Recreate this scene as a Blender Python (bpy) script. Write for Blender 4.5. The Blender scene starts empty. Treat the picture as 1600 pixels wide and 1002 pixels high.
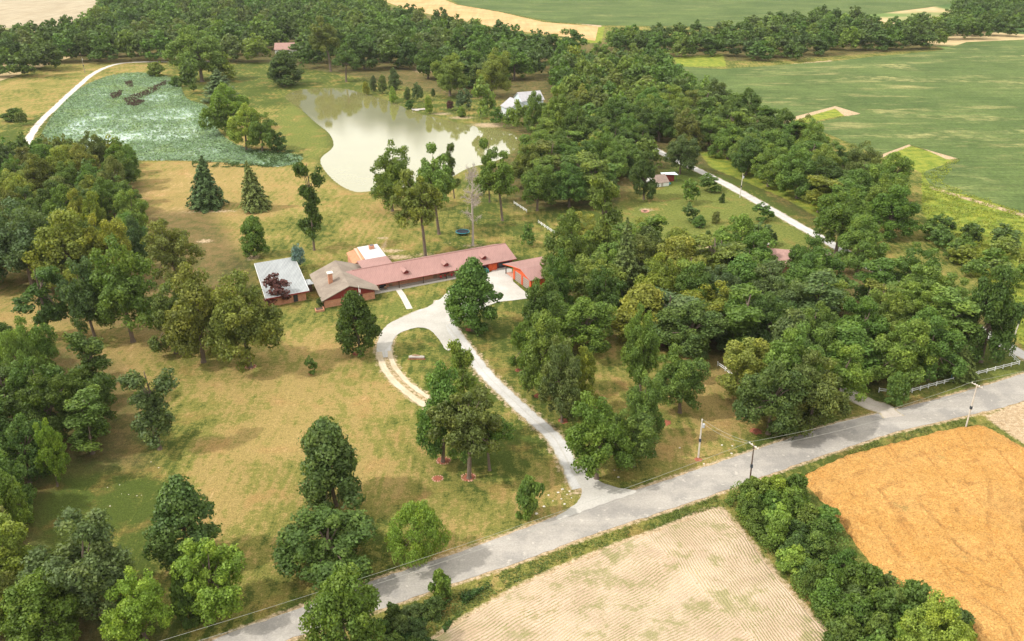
import bpy, math, random
import numpy as np
from mathutils import Vector
from mathutils.geometry import tessellate_polygon
R = math.radians
scene = bpy.context.scene

# ------------------------------------------------------------------ camera
PITCH = R(24.6); CAMH = 100.0; FPX = 1400.0
cam_d = bpy.data.cameras.new('camera'); cam = bpy.data.objects.new('camera', cam_d)
scene.collection.objects.link(cam)
cam.location = (0, 0, CAMH); cam.rotation_euler = (R(90) - PITCH, 0, 0)
cam_d.sensor_width = 36; cam_d.lens = 36 * FPX / 1600
cam_d.clip_start = 1; cam_d.clip_end = 20000
scene.camera = cam
# ------------------------------------------------------------------ sky and sun
SUN_EL, SUN_AZ = R(47), R(-107)          # azimuth measured from +Y towards +X
w = bpy.data.worlds.new("World"); scene.world = w; w.use_nodes = True
nt = w.node_tree; nt.nodes.clear()
out = nt.nodes.new('ShaderNodeOutputWorld'); bg = nt.nodes.new('ShaderNodeBackground')
sky = nt.nodes.new('ShaderNodeTexSky'); sky.sky_type = 'NISHITA'; sky.sun_disc = False
sky.sun_elevation = SUN_EL; sky.sun_rotation = SUN_AZ; sky.dust_density = 2.0; sky.air_density = 1.0
tc = nt.nodes.new('ShaderNodeTexCoord'); mp = nt.nodes.new('ShaderNodeMapping')
mp.inputs['Scale'].default_value = (1.6, 1.6, 4.5)
cn = nt.nodes.new('ShaderNodeTexNoise'); cn.inputs['Scale'].default_value = 2.3; cn.inputs['Detail'].default_value = 5
cr = nt.nodes.new('ShaderNodeValToRGB'); cr.color_ramp.elements[0].position = .30; cr.color_ramp.elements[1].position = .44
mx = nt.nodes.new('ShaderNodeMix'); mx.data_type = 'RGBA'
mx.inputs['B'].default_value = (32, 31.2, 29.6, 1)     # bright hazy cloud
nt.links.new(tc.outputs['Generated'], mp.inputs['Vector']); nt.links.new(mp.outputs['Vector'], cn.inputs['Vector'])
nt.links.new(cn.outputs['Fac'], cr.inputs['Fac']); nt.links.new(cr.outputs['Color'], mx.inputs['Factor'])

sx_ = nt.nodes.new('ShaderNodeSeparateXYZ'); nt.links.new(tc.outputs['Generated'], sx_.inputs[0])
n2_ = nt.nodes.new('ShaderNodeTexNoise'); n2_.inputs['Scale'].default_value = 16; n2_.inputs['Detail'].default_value = 5; nt.links.new(tc.outputs['Generated'], n2_.inputs['Vector'])
ad_ = nt.nodes.new('ShaderNodeMath'); ad_.operation = 'MULTIPLY_ADD'; nt.links.new(n2_.outputs['Fac'], ad_.inputs[0]); ad_.inputs[1].default_value = .12; nt.links.new(sx_.outputs['Z'], ad_.inputs[2])
lo_ = nt.nodes.new('ShaderNodeMapRange'); nt.links.new(ad_.outputs[0], lo_.inputs['Value']); lo_.inputs['From Min'].default_value = .262; lo_.inputs['From Max'].default_value = .292
lo_.inputs['To Min'].default_value = .0; mm_ = nt.nodes.new('ShaderNodeMath'); mm_.operation = 'MULTIPLY'
nt.links.new(lo_.outputs['Result'], mm_.inputs[0])
nt.links.new(sky.outputs['Color'], mx.inputs['A']); nt.links.new(mx.outputs['Result'], bg.inputs['Color'])
nt.links.new(cr.outputs['Color'], mm_.inputs[1]); nt.links.new(mm_.outputs[0], mx.inputs['Factor'])
bg.inputs['Strength'].default_value = 0.072
nt.links.new(bg.outputs['Background'], out.inputs['Surface'])
sd = bpy.data.lights.new('sun', 'SUN'); sd.energy = 4.3; sd.angle = R(1.5); sd.color = (1.0, .96, .90)
so = bpy.data.objects.new('sun', sd); scene.collection.objects.link(so)
sdir = Vector((math.sin(SUN_AZ) * math.cos(SUN_EL), math.cos(SUN_AZ) * math.cos(SUN_EL), math.sin(SUN_EL)))
so.rotation_euler = sdir.to_track_quat('Z', 'Y').to_euler(); so.location = (0, 0, 300)
vs = scene.view_settings; vs.view_transform = 'Standard'; vs.look = 'None'; vs.gamma = 1; vs.exposure = -0.20
vs.use_curve_mapping = False
scene.cycles.max_bounces = 6; scene.cycles.transparent_max_bounces = 4
scene.cycles.volume_bounces = 0
try: scene.cycles.volume_step_rate = 4
except Exception: pass

# ------------------------------------------------------------------ survey helper: photo pixel -> ground point
CT, ST = math.cos(PITCH), math.sin(PITCH)
def G(x, y, z=0.0):
    a = (x - 800) / FPX; b = (y - 501) / FPX
    t = (CAMH - z) / (b * CT + ST)
    return (a * t, (CT - b * ST) * t, z)
def height_at(X, Y, ytop):
    b = (ytop - 501) / FPX
    t = Y / (CT - b * ST)
    return CAMH - t * (b * CT + ST)
def depth(X, Y, Z):
    return Y * CT + (CAMH - Z) * ST
def P2(X, Y, Z=0):
    zc = depth(X, Y, Z); yc = (CAMH - Z) * CT - Y * ST
    return 800 + FPX * X / zc, 501 + FPX * yc / zc
def GP(pts, z=0.0):
    return [G(x, y)[:2] for x, y in pts]

# ------------------------------------------------------------------ object helpers
COL = scene.collection
def tag(o, label=None, cat=None, group=None, kind=None):
    if label: o['label'] = label
    if cat: o['category'] = cat
    if group: o['group'] = group
    if kind: o['kind'] = kind
    return o
def empty(name, loc, rz=0):
    o = bpy.data.objects.new(name, None); COL.objects.link(o); o.location = loc; o.rotation_euler = (0, 0, rz)
    o.empty_display_size = .5
    return o
def raw_mesh(name, V, F, mat=None, smooth=False):
    """V: Nx3 array; F: Mx4 / Mx3 array or list of lists"""
    me = bpy.data.meshes.new(name)
    if isinstance(F, np.ndarray):
        V = np.asarray(V, dtype=np.float32); k = F.shape[1]
        me.vertices.add(len(V)); me.vertices.foreach_set('co', V.ravel())
        me.loops.add(F.size); me.loops.foreach_set('vertex_index', F.ravel().astype(np.int32))
        me.polygons.add(len(F)); me.polygons.foreach_set('loop_start', np.arange(0, F.size, k, dtype=np.int32))
        me.update(calc_edges=True); me.validate()
    else:
        me.from_pydata([tuple(v) for v in V], [], F); me.update()
    if mat: me.materials.append(mat)
    if smooth: me.polygons.foreach_set('use_smooth', [True] * len(me.polygons))
    return me
def add_obj(name, me, parent=None):
    o = bpy.data.objects.new(name, me); COL.objects.link(o)
    if parent: o.parent = parent
    return o
def fattr(me, name, arr, dom='POINT'):
    a = me.attributes.new(name, 'FLOAT', dom); a.data.foreach_set('value', np.asarray(arr, dtype=np.float32).ravel())

class MB:
    """collects polygons; build() links them as ONE mesh object"""
    def __init__(s): s.v = []; s.f = []
    def poly(s, pts):
        n = len(s.v); s.v += [tuple(p) for p in pts]; s.f.append(list(range(n, n + len(pts)))); return s
    def hexa(s, p):      # 8 points: bottom 4 ccw, top 4 ccw
        n = len(s.v); s.v += [tuple(q) for q in p]
        for a in ((0,3,2,1), (4,5,6,7), (0,1,5,4), (1,2,6,5), (2,3,7,6), (3,0,4,7)): s.f.append([n + i for i in a])
        return s
    def box(s, x0, x1, y0, y1, z0, z1):
        return s.hexa([(x0,y0,z0),(x1,y0,z0),(x1,y1,z0),(x0,y1,z0),(x0,y0,z1),(x1,y0,z1),(x1,y1,z1),(x0,y1,z1)])
    def slab(s, q, t):   # q: four top points ccw, thickness t downwards
        return s.hexa([(a, b, c - t) for a, b, c in q] + [tuple(p) for p in q])
    def tube(s, pts, rad, n=8, cap=True):
        pts = [Vector(p) for p in pts]
        if not hasattr(rad, '__len__'): rad = [rad] * len(pts)
        base = len(s.v)
        for i, p in enumerate(pts):
            d = (pts[min(i + 1, len(pts) - 1)] - pts[max(i - 1, 0)])
            if d.length < 1e-9: d = Vector((0, 0, 1))
            d.normalize()
            a = d.cross(Vector((1, 0, 0)) if abs(d.x) < .8 else Vector((0, 1, 0))).normalized(); b = d.cross(a)
            for k in range(n):
                an = 2 * math.pi * k / n
                s.v.append(tuple(p + (a * math.cos(an) + b * math.sin(an)) * rad[i]))
        for i in range(len(pts) - 1):
            for k in range(n):
                k2 = (k + 1) % n; o = base + i * n
                s.f.append([o + k, o + k2, o + n + k2, o + n + k])
        if cap:
            s.f.append([base + k for k in range(n)][::-1]); s.f.append([base + (len(pts) - 1) * n + k for k in range(n)])
        return s
    def build(s, name, mat, parent=None, smooth=False, local=False):
        v = s.v
        if parent is not None and not local:
            o = parent
            L = [Vector(o.location)]
            while o.parent: o = o.parent; L.append(Vector(o.location))
            off = Vector((0, 0, 0))
            for l in L: off += l
            v = [(a - off.x, b - off.y, c - off.z) for a, b, c in v]
        me = raw_mesh(name, v, s.f, mat, smooth)
        return add_obj(name, me, parent)
class Frame:
    """a plan frame, slightly skewed where the survey says so"""
    def __init__(s, o, u, v): s.o = Vector(o[:2]); s.u = Vector(u[:2]); s.v = Vector(v[:2])
    def p(s, a, b, z): q = s.o + s.u * a + s.v * b; return (q.x, q.y, z)
    def box(s, m, a0, a1, b0, b1, z0, z1):
        return m.hexa([s.p(a0,b0,z0), s.p(a1,b0,z0), s.p(a1,b1,z0), s.p(a0,b1,z0), s.p(a0,b0,z1), s.p(a1,b0,z1), s.p(a1,b1,z1), s.p(a0,b1,z1)])

# ------------------------------------------------------------------ materials
class NT:
    def __init__(s, name, rough=.9, spec=.15):
        m = bpy.data.materials.new(name); m.use_nodes = True; s.m = m; s.t = m.node_tree
        s.b = s.t.nodes['Principled BSDF']; s.b.inputs['Roughness'].default_value = rough
        s.b.inputs['Specular IOR Level'].default_value = spec
        tc = s.t.nodes.new('ShaderNodeTexCoord'); s.co = tc.outputs['Object']
    def n(s, typ, **kw):
        n = s.t.nodes.new(typ)
        for k, v in kw.items(): setattr(n, k, v)
        return n
    def set(s, sock, v):
        if hasattr(v, 'links') or isinstance(v, bpy.types.NodeSocket): s.t.links.new(v, sock)
        else:
            if isinstance(v, (tuple, list)) and len(v) == 3 and sock.type == 'RGBA': v = (*v, 1)
            sock.default_value = v
    def noise(s, size, detail=3, rough=.55, vec=None, stretch=None, dist=0):
        if stretch:
            mp = s.n('ShaderNodeMapping'); mp.inputs['Rotation'].default_value = (0, 0, stretch[0])
            mp.inputs['Scale'].default_value = (stretch[1], stretch[2], 1); s.set(mp.inputs['Vector'], vec or s.co); vec = mp.outputs[0]
        n = s.n('ShaderNodeTexNoise'); n.inputs['Scale'].default_value = 1 / size; n.inputs['Detail'].default_value = detail
        n.inputs['Roughness'].default_value = rough; n.inputs['Distortion'].default_value = dist
        s.set(n.inputs['Vector'], vec or s.co); return n.outputs['Fac']
    def voro(s, size, vec=None, out='Distance'):
        n = s.n('ShaderNodeTexVoronoi'); n.inputs['Scale'].default_value = 1 / size; s.set(n.inputs['Vector'], vec or s.co); return n.outputs[out]
    def math(s, op, a, b=0.0, c=None, clamp=False):
        n = s.n('ShaderNodeMath', operation=op, use_clamp=clamp); s.set(n.inputs[0], a); s.set(n.inputs[1], b)
        if c is not None: s.set(n.inputs[2], c)
        return n.outputs[0]
    def sstep(s, v, lo, hi):
        n = s.n('ShaderNodeMapRange', interpolation_type='SMOOTHSTEP'); s.set(n.inputs['Value'], v)
        n.inputs['From Min'].default_value = lo; n.inputs['From Max'].default_value = hi; return n.outputs['Result']
    def lin(s, v, lo, hi, a=0, b=1):
        n = s.n('ShaderNodeMapRange'); s.set(n.inputs['Value'], v)
        n.inputs['From Min'].default_value = lo; n.inputs['From Max'].default_value = hi
        n.inputs['To Min'].default_value = a; n.inputs['To Max'].default_value = b; return n.outputs['Result']
    def mix(s, f, a, b, mode='MIX'):
        n = s.n('ShaderNodeMix', data_type='RGBA', blend_type=mode); s.set(n.inputs['Factor'], f)
        s.set(n.inputs['A'], a); s.set(n.inputs['B'], b); return n.outputs['Result']
    def attr(s, name):
        n = s.n('ShaderNodeAttribute', attribute_name=name); return n.outputs['Fac']
    def scale(s, col, f):     # colour times value
        n = s.n('ShaderNodeVectorMath', operation='SCALE'); s.set(n.inputs[0], col); s.set(n.inputs['Scale'], f); return n.outputs[0]
    def dot(s, v):
        n = s.n('ShaderNodeVectorMath', operation='DOT_PRODUCT'); s.set(n.inputs[0], s.co); n.inputs[1].default_value = v; return n.outputs['Value']
    def bump(s, h, dist=.1, strength=1):
        n = s.n('ShaderNodeBump'); n.inputs['Distance'].default_value = dist; n.inputs['Strength'].default_value = strength
        s.set(n.inputs['Height'], h); s.t.links.new(n.outputs[0], s.b.inputs['Normal'])
    def col(s, c): s.set(s.b.inputs['Base Color'], c); return s.m
def simple(name, c, rough=.8, var=.12, size=1.5, spec=.2, metal=0):
    k = NT(name, rough, spec); k.b.inputs['Metallic'].default_value = metal
    f = k.lin(k.noise(size, 4, .65), .25, .75, 1 - var, 1 + var)
    return k.col(k.scale(k.mix(1, c, c), f))
M = {}
M['white_paint'] = simple('white_paint', (.78,.78,.76), .6)
M['red_board'] = simple('red_board', (.50,.075,.035), .7, .15)
M['red_bright'] = simple('red_bright', (.62,.105,.035), .7, .12)
M['dark_red'] = simple('dark_red', (.22,.035,.03), .7)
M['concrete'] = simple('concrete', (.50,.46,.40), .9, .15, 2)
M['dark_glass'] = simple('dark_glass', (.03,.035,.045), .15, .1, spec=.5)
M['dark_wood'] = simple('dark_wood', (.10,.065,.045), .8)
M['wood'] = simple('wood', (.30,.19,.12), .8, .2)
M['pole_wood'] = simple('pole_wood', (.30,.25,.20), .9, .2, .6)
M['pale_pole'] = simple('pale_pole', (.55,.50,.43), .9, .2, .6)
M['metal_grey'] = simple('metal_grey', (.45,.46,.47), .5)
M['dark_metal'] = simple('dark_metal', (.05,.06,.07), .5)
M['wire'] = simple('wire', (.38,.38,.34), .6)
M['black_mat'] = simple('black_mat', (.015,.02,.03), .7)
M['teal'] = simple('teal', (.04,.22,.25), .6)
M['tank_white'] = simple('tank_white', (.85,.85,.83), .4, .05)
M['stone'] = simple('stone', (.62,.57,.50), .9, .25, .4)
M['pink_stone'] = simple('pink_stone', (.55,.30,.22), .9, .25, .5)
M['mulch'] = simple('mulch', (.27,.095,.055), .95, .45, .3)
M['door_grey'] = simple('door_grey', (.34,.27,.23), .6)
M['pale_blue'] = simple('pale_blue', (.60,.68,.70), .7, .06)
M['cloth_red'] = simple('cloth_red', (.55,.05,.05), .8)
M['weathered'] = simple('weathered', (.42,.38,.34), .9, .25, .5)

def brick():
    k = NT('brick', .9); n = k.n('ShaderNodeTexBrick'); n.inputs['Scale'].default_value = 2.2
    mp = k.n('ShaderNodeMapping'); mp.inputs['Rotation'].default_value = (R(90), 0, 0); k.set(mp.inputs['Vector'], k.co); k.set(n.inputs['Vector'], mp.outputs[0])
    n.inputs['Color1'].default_value = (.50,.20,.11,1); n.inputs['Color2'].default_value = (.60,.27,.16,1); n.inputs['Mortar'].default_value = (.52,.36,.26,1)
    return k.col(k.scale(n.outputs['Color'], k.lin(k.noise(.9, 4), .2, .8, .75, 1.2)))
M['brick'] = brick()
def metal_roof(name, c, ang, rib=.45, streak=.25):
    k = NT(name, .55, .35)
    v = k.dot((math.cos(ang) * 2 * math.pi / rib, math.sin(ang) * 2 * math.pi / rib, 0))
    s = k.math('SINE', v)
    st = k.noise(1, 4, .7, stretch=(-ang, 1.6, .12))
    f = k.math('MULTIPLY', k.lin(st, .2, .8, 1 - streak, 1 + streak * .6), k.lin(s, .75, 1, 1, .86))
    f = k.math('MULTIPLY', f, k.lin(k.noise(6, 3), .3, .7, .93, 1.06))
    k.bump(k.sstep(s, .7, 1), .04)
    return k.col(k.scale(k.mix(1, c, c), f))
M['pink_roof'] = metal_roof('pink_roof', (.345,.19,.165), R(27), .6, .20)
M['grey_roof'] = metal_roof('grey_roof', (.31,.325,.325), R(27), .8, .34)
M['white_roof'] = metal_roof('white_roof', (.56,.57,.57), R(27), .9, .12)
def shingle():
    k = NT('shingle', .95, .1); n = k.noise(.5, 4, .8); g = k.noise(3.5, 4)
    c = k.mix(k.sstep(g, .35, .65), (.215,.175,.14), (.27,.225,.18))
    return k.col(k.scale(c, k.lin(n, .2, .8, .78, 1.2)))
M['shingle'] = shingle()
M['shingle_grey'] = simple('shingle_grey', (.38,.37,.38), .95, .15, 1.2)
M['shingle_pink'] = simple('shingle_pink', (.33,.20,.17), .95, .2, 1.0)
M['shingle_orange'] = simple('shingle_orange', (.46,.22,.12), .95, .2, 1.0)
M['shingle_brown'] = simple('shingle_brown', (.24,.18,.15), .95, .2, 1.0)

def bark(name, c):
    k = NT(name, .95, .05); n = k.noise(.35, 4, .7, stretch=(0, 1, 1))
    return k.col(k.scale(k.mix(1, c, c), k.lin(n, .25, .75, .65, 1.3)))
M['bark'] = bark('bark', (.17,.13,.10)); M['pale_bark'] = bark('pale_bark', (.40,.33,.27)); M['dead_bark'] = bark('dead_bark', (.42,.36,.31))

def leafmat(name, trans=.35):
    m = bpy.data.materials.new(name); m.use_nodes = True; t = m.node_tree; t.nodes.clear(); L = t.links.new
    o = t.nodes.new('ShaderNodeOutputMaterial'); oi = t.nodes.new('ShaderNodeObjectInfo')
    at = t.nodes.new('ShaderNodeAttribute'); at.attribute_name = 'leafv'
    ac = t.nodes.new('ShaderNodeAttribute'); ac.attribute_name = 'clumpv'
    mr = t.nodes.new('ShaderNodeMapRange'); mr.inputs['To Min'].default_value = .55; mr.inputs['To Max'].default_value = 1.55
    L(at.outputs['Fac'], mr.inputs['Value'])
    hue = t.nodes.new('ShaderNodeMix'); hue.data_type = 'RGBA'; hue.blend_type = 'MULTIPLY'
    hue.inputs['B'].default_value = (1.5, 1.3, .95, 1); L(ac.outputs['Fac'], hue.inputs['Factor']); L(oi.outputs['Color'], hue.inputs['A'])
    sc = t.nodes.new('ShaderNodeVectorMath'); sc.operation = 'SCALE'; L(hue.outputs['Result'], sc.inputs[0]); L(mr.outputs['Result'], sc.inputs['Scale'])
    d = t.nodes.new('ShaderNodeBsdfPrincipled'); d.inputs['Roughness'].default_value = .55; d.inputs['Specular IOR Level'].default_value = .25
    L(sc.outputs[0], d.inputs['Base Color'])
    tr = t.nodes.new('ShaderNodeBsdfTranslucent'); s2 = t.nodes.new('ShaderNodeMix'); s2.data_type = 'RGBA'; s2.blend_type = 'MULTIPLY'
    s2.inputs['Factor'].default_value = 1; s2.inputs['B'].default_value = (1.3, 1.35, .6, 1); L(sc.outputs[0], s2.inputs['A']); L(s2.outputs['Result'], tr.inputs['Color'])
    ms = t.nodes.new('ShaderNodeMixShader'); ms.inputs[0].default_value = trans
    L(d.outputs[0], ms.inputs[1]); L(tr.outputs[0], ms.inputs[2]); L(ms.outputs[0], o.inputs['Surface'])
    return m
M['leaf'] = leafmat('leaf'); M['needle'] = leafmat('needle', .15)
HAZE = True
# ------------------------------------------------------------------ the land
rng = np.random.default_rng(7)
def sdf(P, poly):
    P = np.asarray(P, dtype=np.float64); poly = np.asarray(poly, dtype=np.float64)
    d = np.full(len(P), 1e9); ins = np.zeros(len(P), bool)
    for i in range(len(poly)):
        a = poly[i]; b = poly[(i + 1) % len(poly)]
        e = b - a; w_ = P - a
        t = np.clip((w_ @ e) / max(e @ e, 1e-9), 0, 1)
        q = w_ - t[:, None] * e
        d = np.minimum(d, np.hypot(q[:, 0], q[:, 1]))
        c = ((a[1] <= P[:, 1]) != (b[1] <= P[:, 1]))
        if abs(e[1]) > 1e-12:
            xi = a[0] + (P[:, 1] - a[1]) * e[0] / e[1]; ins ^= c & (P[:, 0] < xi)
    return np.where(ins, d, -d)
def smooth_line(pts, step=2.0):
    """Catmull-Rom through ground points, resampled"""
    P = [np.array(p[:2], float) for p in pts]; P = [2 * P[0] - P[1]] + P + [2 * P[-1] - P[-2]]
    out_ = []
    for i in range(1, len(P) - 2):
        n = max(2, int(np.linalg.norm(P[i + 1] - P[i]) / step))
        for k in range(n):
            t = k / n
            out_.append(.5 * ((2 * P[i]) + (-P[i-1] + P[i+1]) * t + (2*P[i-1] - 5*P[i] + 4*P[i+1] - P[i+2]) * t*t + (-P[i-1] + 3*P[i] - 3*P[i+1] + P[i+2]) * t**3))
    out_.append(P[-2]); return np.array(out_)
def smooth_loop(pts, step=2.0):
    P = [np.array(p[:2], float) for p in pts]; n0 = len(P); out_ = []
    for i in range(n0):
        a, b, c, d = P[i-1], P[i], P[(i+1) % n0], P[(i+2) % n0]
        n = max(2, int(np.linalg.norm(c - b) / step))
        for k in range(n):
            t = k / n
            out_.append(.5 * ((2*b) + (-a + c)*t + (2*a - 5*b + 4*c - d)*t*t + (-a + 3*b - 3*c + d)*t**3))
    return np.array(out_)
def ribbon(name, line, width, z, mat, jit=.25, lab=None):
    n = len(line); V = []; F = []
    ws = width if hasattr(width, '__len__') else [width] * n
    for i in range(n):
        d = line[min(i+1, n-1)] - line[max(i-1, 0)]; d = d / np.linalg.norm(d); nn = np.array([-d[1], d[0]])
        h = ws[i] / 2
        for s_ in (1, .5, 0, -.5, -1):
            j = rng.normal(0, jit) if abs(s_) == 1 else 0
            p = line[i] + nn * (h * s_ + j); V.append((p[0], p[1], z if abs(s_) < 1 else z))
        if i:
            for k in range(4): o = i * 5 + k; F.append([o - 5, o, o + 1, o - 4])
    me = raw_mesh(name, V, F, mat); fattr(me, 'across', np.tile([1., .5, 0, .5, 1.], n))
    o = add_obj(name, me); tag(o, lab, kind='structure'); return o
def sheet(name, poly, z, mat, jit=0, lab=None, kind='structure'):
    poly = np.array(poly, float)
    if jit: poly = poly + rng.normal(0, jit, poly.shape)
    tr = tessellate_polygon([[Vector((p[0], p[1], 0)) for p in poly]])
    V = [(p[0], p[1], z) for p in poly]
    F = [list(t) for t in tr]
    F2 = []
    for t in F:
        a, b, c = (Vector(V[i]) for i in t)
        F2.append(t if (b - a).cross(c - a).z > 0 else t[::-1])
    o = add_obj(name, raw_mesh(name, V, F2, mat)); tag(o, lab, kind=kind); return o

# outlines surveyed from the photograph
lily = smooth_loop(GP([(72,200),(90,172),(120,143),(150,126),(185,116),(225,114),(262,120),(280,135),(292,155),(322,166),(332,190),(350,215),(385,232),(430,238),(466,243),(470,252),(440,260),(380,256),(300,251),(200,250),(110,250),(70,240),(62,222)]), 4)
pond = smooth_loop(GP([(444,152),(455,143),(480,138),(530,137),(573,146),(620,161),(650,175),(700,187),(750,198),(800,207),(812,228),(780,250),(735,262),(700,280),(650,292),(600,296),(565,300),(545,297),(522,284),(502,262),(499,246),(518,228),(512,208),(490,190),(468,170)]), 4)
road_n = GP([(100,1085),(330,1001),(485,944),(590,905),(720,862),(900,797),(1000,764),(1170,707),(1300,664),(1400,640),(1500,614),(1600,584),(1800,522)])
road_s = GP([(1800,568),(1600,627),(1500,652),(1400,675),(1300,707),(1200,742),(1100,778),(1000,811),(900,845),(800,882),(690,918),(600,950),(440,1004),(250,1080)])
rn = smooth_line(road_n, 1.5); rs = smooth_line(road_s, 1.5)
road = np.vstack([rn, rs])
soy_near = GP([(1062,104),(1130,108),(1200,103),(1215,102),(1300,96),(1370,88),(1470,79),(1510,66),(1600,62),(1800,50),(1950,420),(1600,334),(1540,313),(1455,291),(1440,270),(1500,249),(1420,226),(1371,244),(1330,225),(1290,208),(1250,196),(1345,178),(1305,166),(1220,188),(1180,172),(1140,158),(1090,138)])
soy_far = GP([(680,-12),(720,8),(780,18),(860,34),(940,40),(1100,42),(1180,40),(1300,26),(1370,22),(1450,12),(1500,3),(1620,-4),(1800,-16),(1700,-30),(600,-30)])
tan_strip = GP([(560,-8),(600,2),(640,16),(720,32),(800,48),(870,56),(930,64),(935,42),(850,35),(780,19),(715,8),(670,-10)])
tan_left = GP([(-300,-22),(-300,40),(0,44),(60,44),(120,40),(150,25),(160,-25)])
stub = smooth_line(GP([(640,1030),(700,985),(745,958),(800,925),(870,892),(960,855),(1050,822),(1105,798),(1128,797)]), 1.5)
stub = np.vstack([stub, GP([(1165,840),(1212,900),(1262,958),(1300,1002),(1340,1050),(1300,1090),(600,1090)])])
wheat = smooth_line(GP([(1248,748),(1300,722),(1360,702),(1420,688),(1478,674),(1530,668),(1568,684),(1610,706),(1700,740)]), 1.5)
wheat = np.vstack([wheat, GP([(1760,1090),(1560,1090),(1528,1030),(1515,985),(1440,945),(1372,900),(1325,835),(1290,790)])])
field_n_dirt = GP([(1215,101),(1300,94),(1262,103),(1272,120),(1247,112)])
weed_polys = [GP(p) for p in (
    [(1440,268),(1500,250),(1470,286),(1600,335),(1700,380),(1700,560),(1600,545),(1560,470),(1480,390),(1440,330)],
    [(1225,188),(1308,168),(1335,177),(1250,194)], [(1375,243),(1420,228),(1492,247),(1445,272)],
    [(1050,90),(1130,84),(1135,104),(1060,104)], [(905,40),(945,42),(940,66),(915,68)], [(1362,42),(1400,20),(1480,8),(1490,22),(1375,50)],
    [(1255,100),(1262,103),(1240,108),(1222,102)], [(1225,310),(1310,360),(1290,300),(1200,255),(1090,235),(1110,262)])]
bare_polys = [GP(p) for p in (
    [(1212,186),(1302,163),(1350,178),(1320,182),(1305,170),(1230,192)], [(1366,243),(1420,223),(1424,228),(1378,247)], [(1424,224),(1505,247),(1480,250)],
    [(1470,82),(1510,64),(1570,64),(1600,56),(1700,60),(1560,74),(1500,76)], [(1450,290),(1600,334),(1700,362),(1700,368),(1600,340),(1455,296)],
    [(1535,650),(1600,626),(1700,600),(1720,720),(1600,695),(1565,672)], [(1205,103),(1305,94),(1280,103),(1250,101),(1275,121),(1262,122),(1240,113)],
    [(740,-4),(940,38),(940,43),(800,22)], [(1560,45),(1640,40),(1640,62),(1580,60)], [(600,2),(645,5),(640,15)])]
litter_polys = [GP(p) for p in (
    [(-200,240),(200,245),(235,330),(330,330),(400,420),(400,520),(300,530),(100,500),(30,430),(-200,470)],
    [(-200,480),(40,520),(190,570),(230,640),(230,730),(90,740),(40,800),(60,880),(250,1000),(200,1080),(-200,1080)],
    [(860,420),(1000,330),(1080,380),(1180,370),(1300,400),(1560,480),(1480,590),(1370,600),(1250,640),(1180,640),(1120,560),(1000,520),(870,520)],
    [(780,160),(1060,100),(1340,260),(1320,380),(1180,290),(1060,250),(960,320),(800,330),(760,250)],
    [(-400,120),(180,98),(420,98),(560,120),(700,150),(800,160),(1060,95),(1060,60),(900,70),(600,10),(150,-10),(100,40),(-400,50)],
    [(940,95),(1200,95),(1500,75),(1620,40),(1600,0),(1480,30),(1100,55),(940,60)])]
# gravel drives, paths and lanes (centre lines)
drive_main = smooth_line(GP([(912,762),(896,739),(877,702),(862,680),(830,652),(800,624),(762,588),(742,562),(716,530),(696,504),(688,487),(694,470)]), 1.5)
drive_loop = smooth_line(GP([(700,482),(668,488),(637,500),(610,520),(600,545),(608,573),(628,598),(655,620),(690,641)]), 1.5)
lane_w = smooth_line(GP([(37,240),(45,218),(62,192),(92,163),(120,137),(150,113),(185,100),(230,97),(275,97),(330,96)]), 3)
lane_e = smooth_line(GP([(1020,232),(1055,250),(1090,266),(1130,286),(1165,305),(1200,325),(1250,354),(1300,382),(1350,412),(1420,452),(1490,493),(1530,515),(1568,538),(1600,555),(1660,585),(1700,590)]), 2)

# land sheet: rectangular grid, finer near the camera
xs = np.arange(-330, 345, 1.5); ys = [60.0]
while ys[-1] < 1300: ys.append(ys[-1] + max(.9, (ys[-1] - 60) * .008))
ys = np.array(ys)
XX, YY = np.meshgrid(xs, ys); LP = np.stack([XX.ravel(), YY.ravel()], 1)
def sm(x, lo, hi): t = np.clip((x - lo) / (hi - lo), 0, 1); return t * t * (3 - 2 * t)
zl = np.zeros(len(LP)); d_p = np.maximum(sdf(LP, pond), sdf(LP, lily)); zl -= 1.6 * sm(d_p, -.6, 5)
near = LP[:, 1] < 900
d_road = np.where(near, sdf(LP, road), -50)
zl -= .0 * d_road
dry_pts = [(440,640,90,.95),(560,610,70,.75),(340,740,70,.9),(250,545,60,.85),(420,830,60,.62),(320,285,90,1.05),(320,345,60,.8),(550,710,60,.75),(1120,625,45,.95),(1050,695,45,.72),(860,780,40,.65),
 (1290,430,35,.9),(20,440,50,.8),(20,165,60,.72),(10,215,40,.2),(70,140,25,.5),(560,310,60,.8),(420,420,60,.5),(640,380,60,.62),(800,760,50,.6),(690,810,50,.68),(620,760,50,.68),(1480,640,60,.5),(1010,330,30,.75),(660,110,30,.9),(960,560,60,.6),
 (640,555,30,.3),(690,600,40,.25),(790,720,45,.25),(780,555,40,.38),(820,600,40,.36),(500,350,40,.34),(480,200,40,.18),(1130,330,60,.05),(1170,380,50,.12),(200,800,70,.06),(130,780,60,0),(320,640,20,.6),(240,720,50,.3),(380,900,60,.38),
 (560,870,60,.45),(870,650,40,.36),(1550,590,50,.25),(1240,700,60,.3),(750,480,40,.3),(460,490,50,.42),(880,380,40,.4),(850,500,40,.35),(700,420,50,.3),(950,790,60,.5),(450,110,60,.25),(640,150,50,.25),(1000,360,50,.2),(450,560,60,.75),(700,360,50,.4),(600,460,40,.45),(1200,790,40,.5)]
num = np.full(len(LP), .45 * .02); den = np.full(len(LP), .02)
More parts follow.
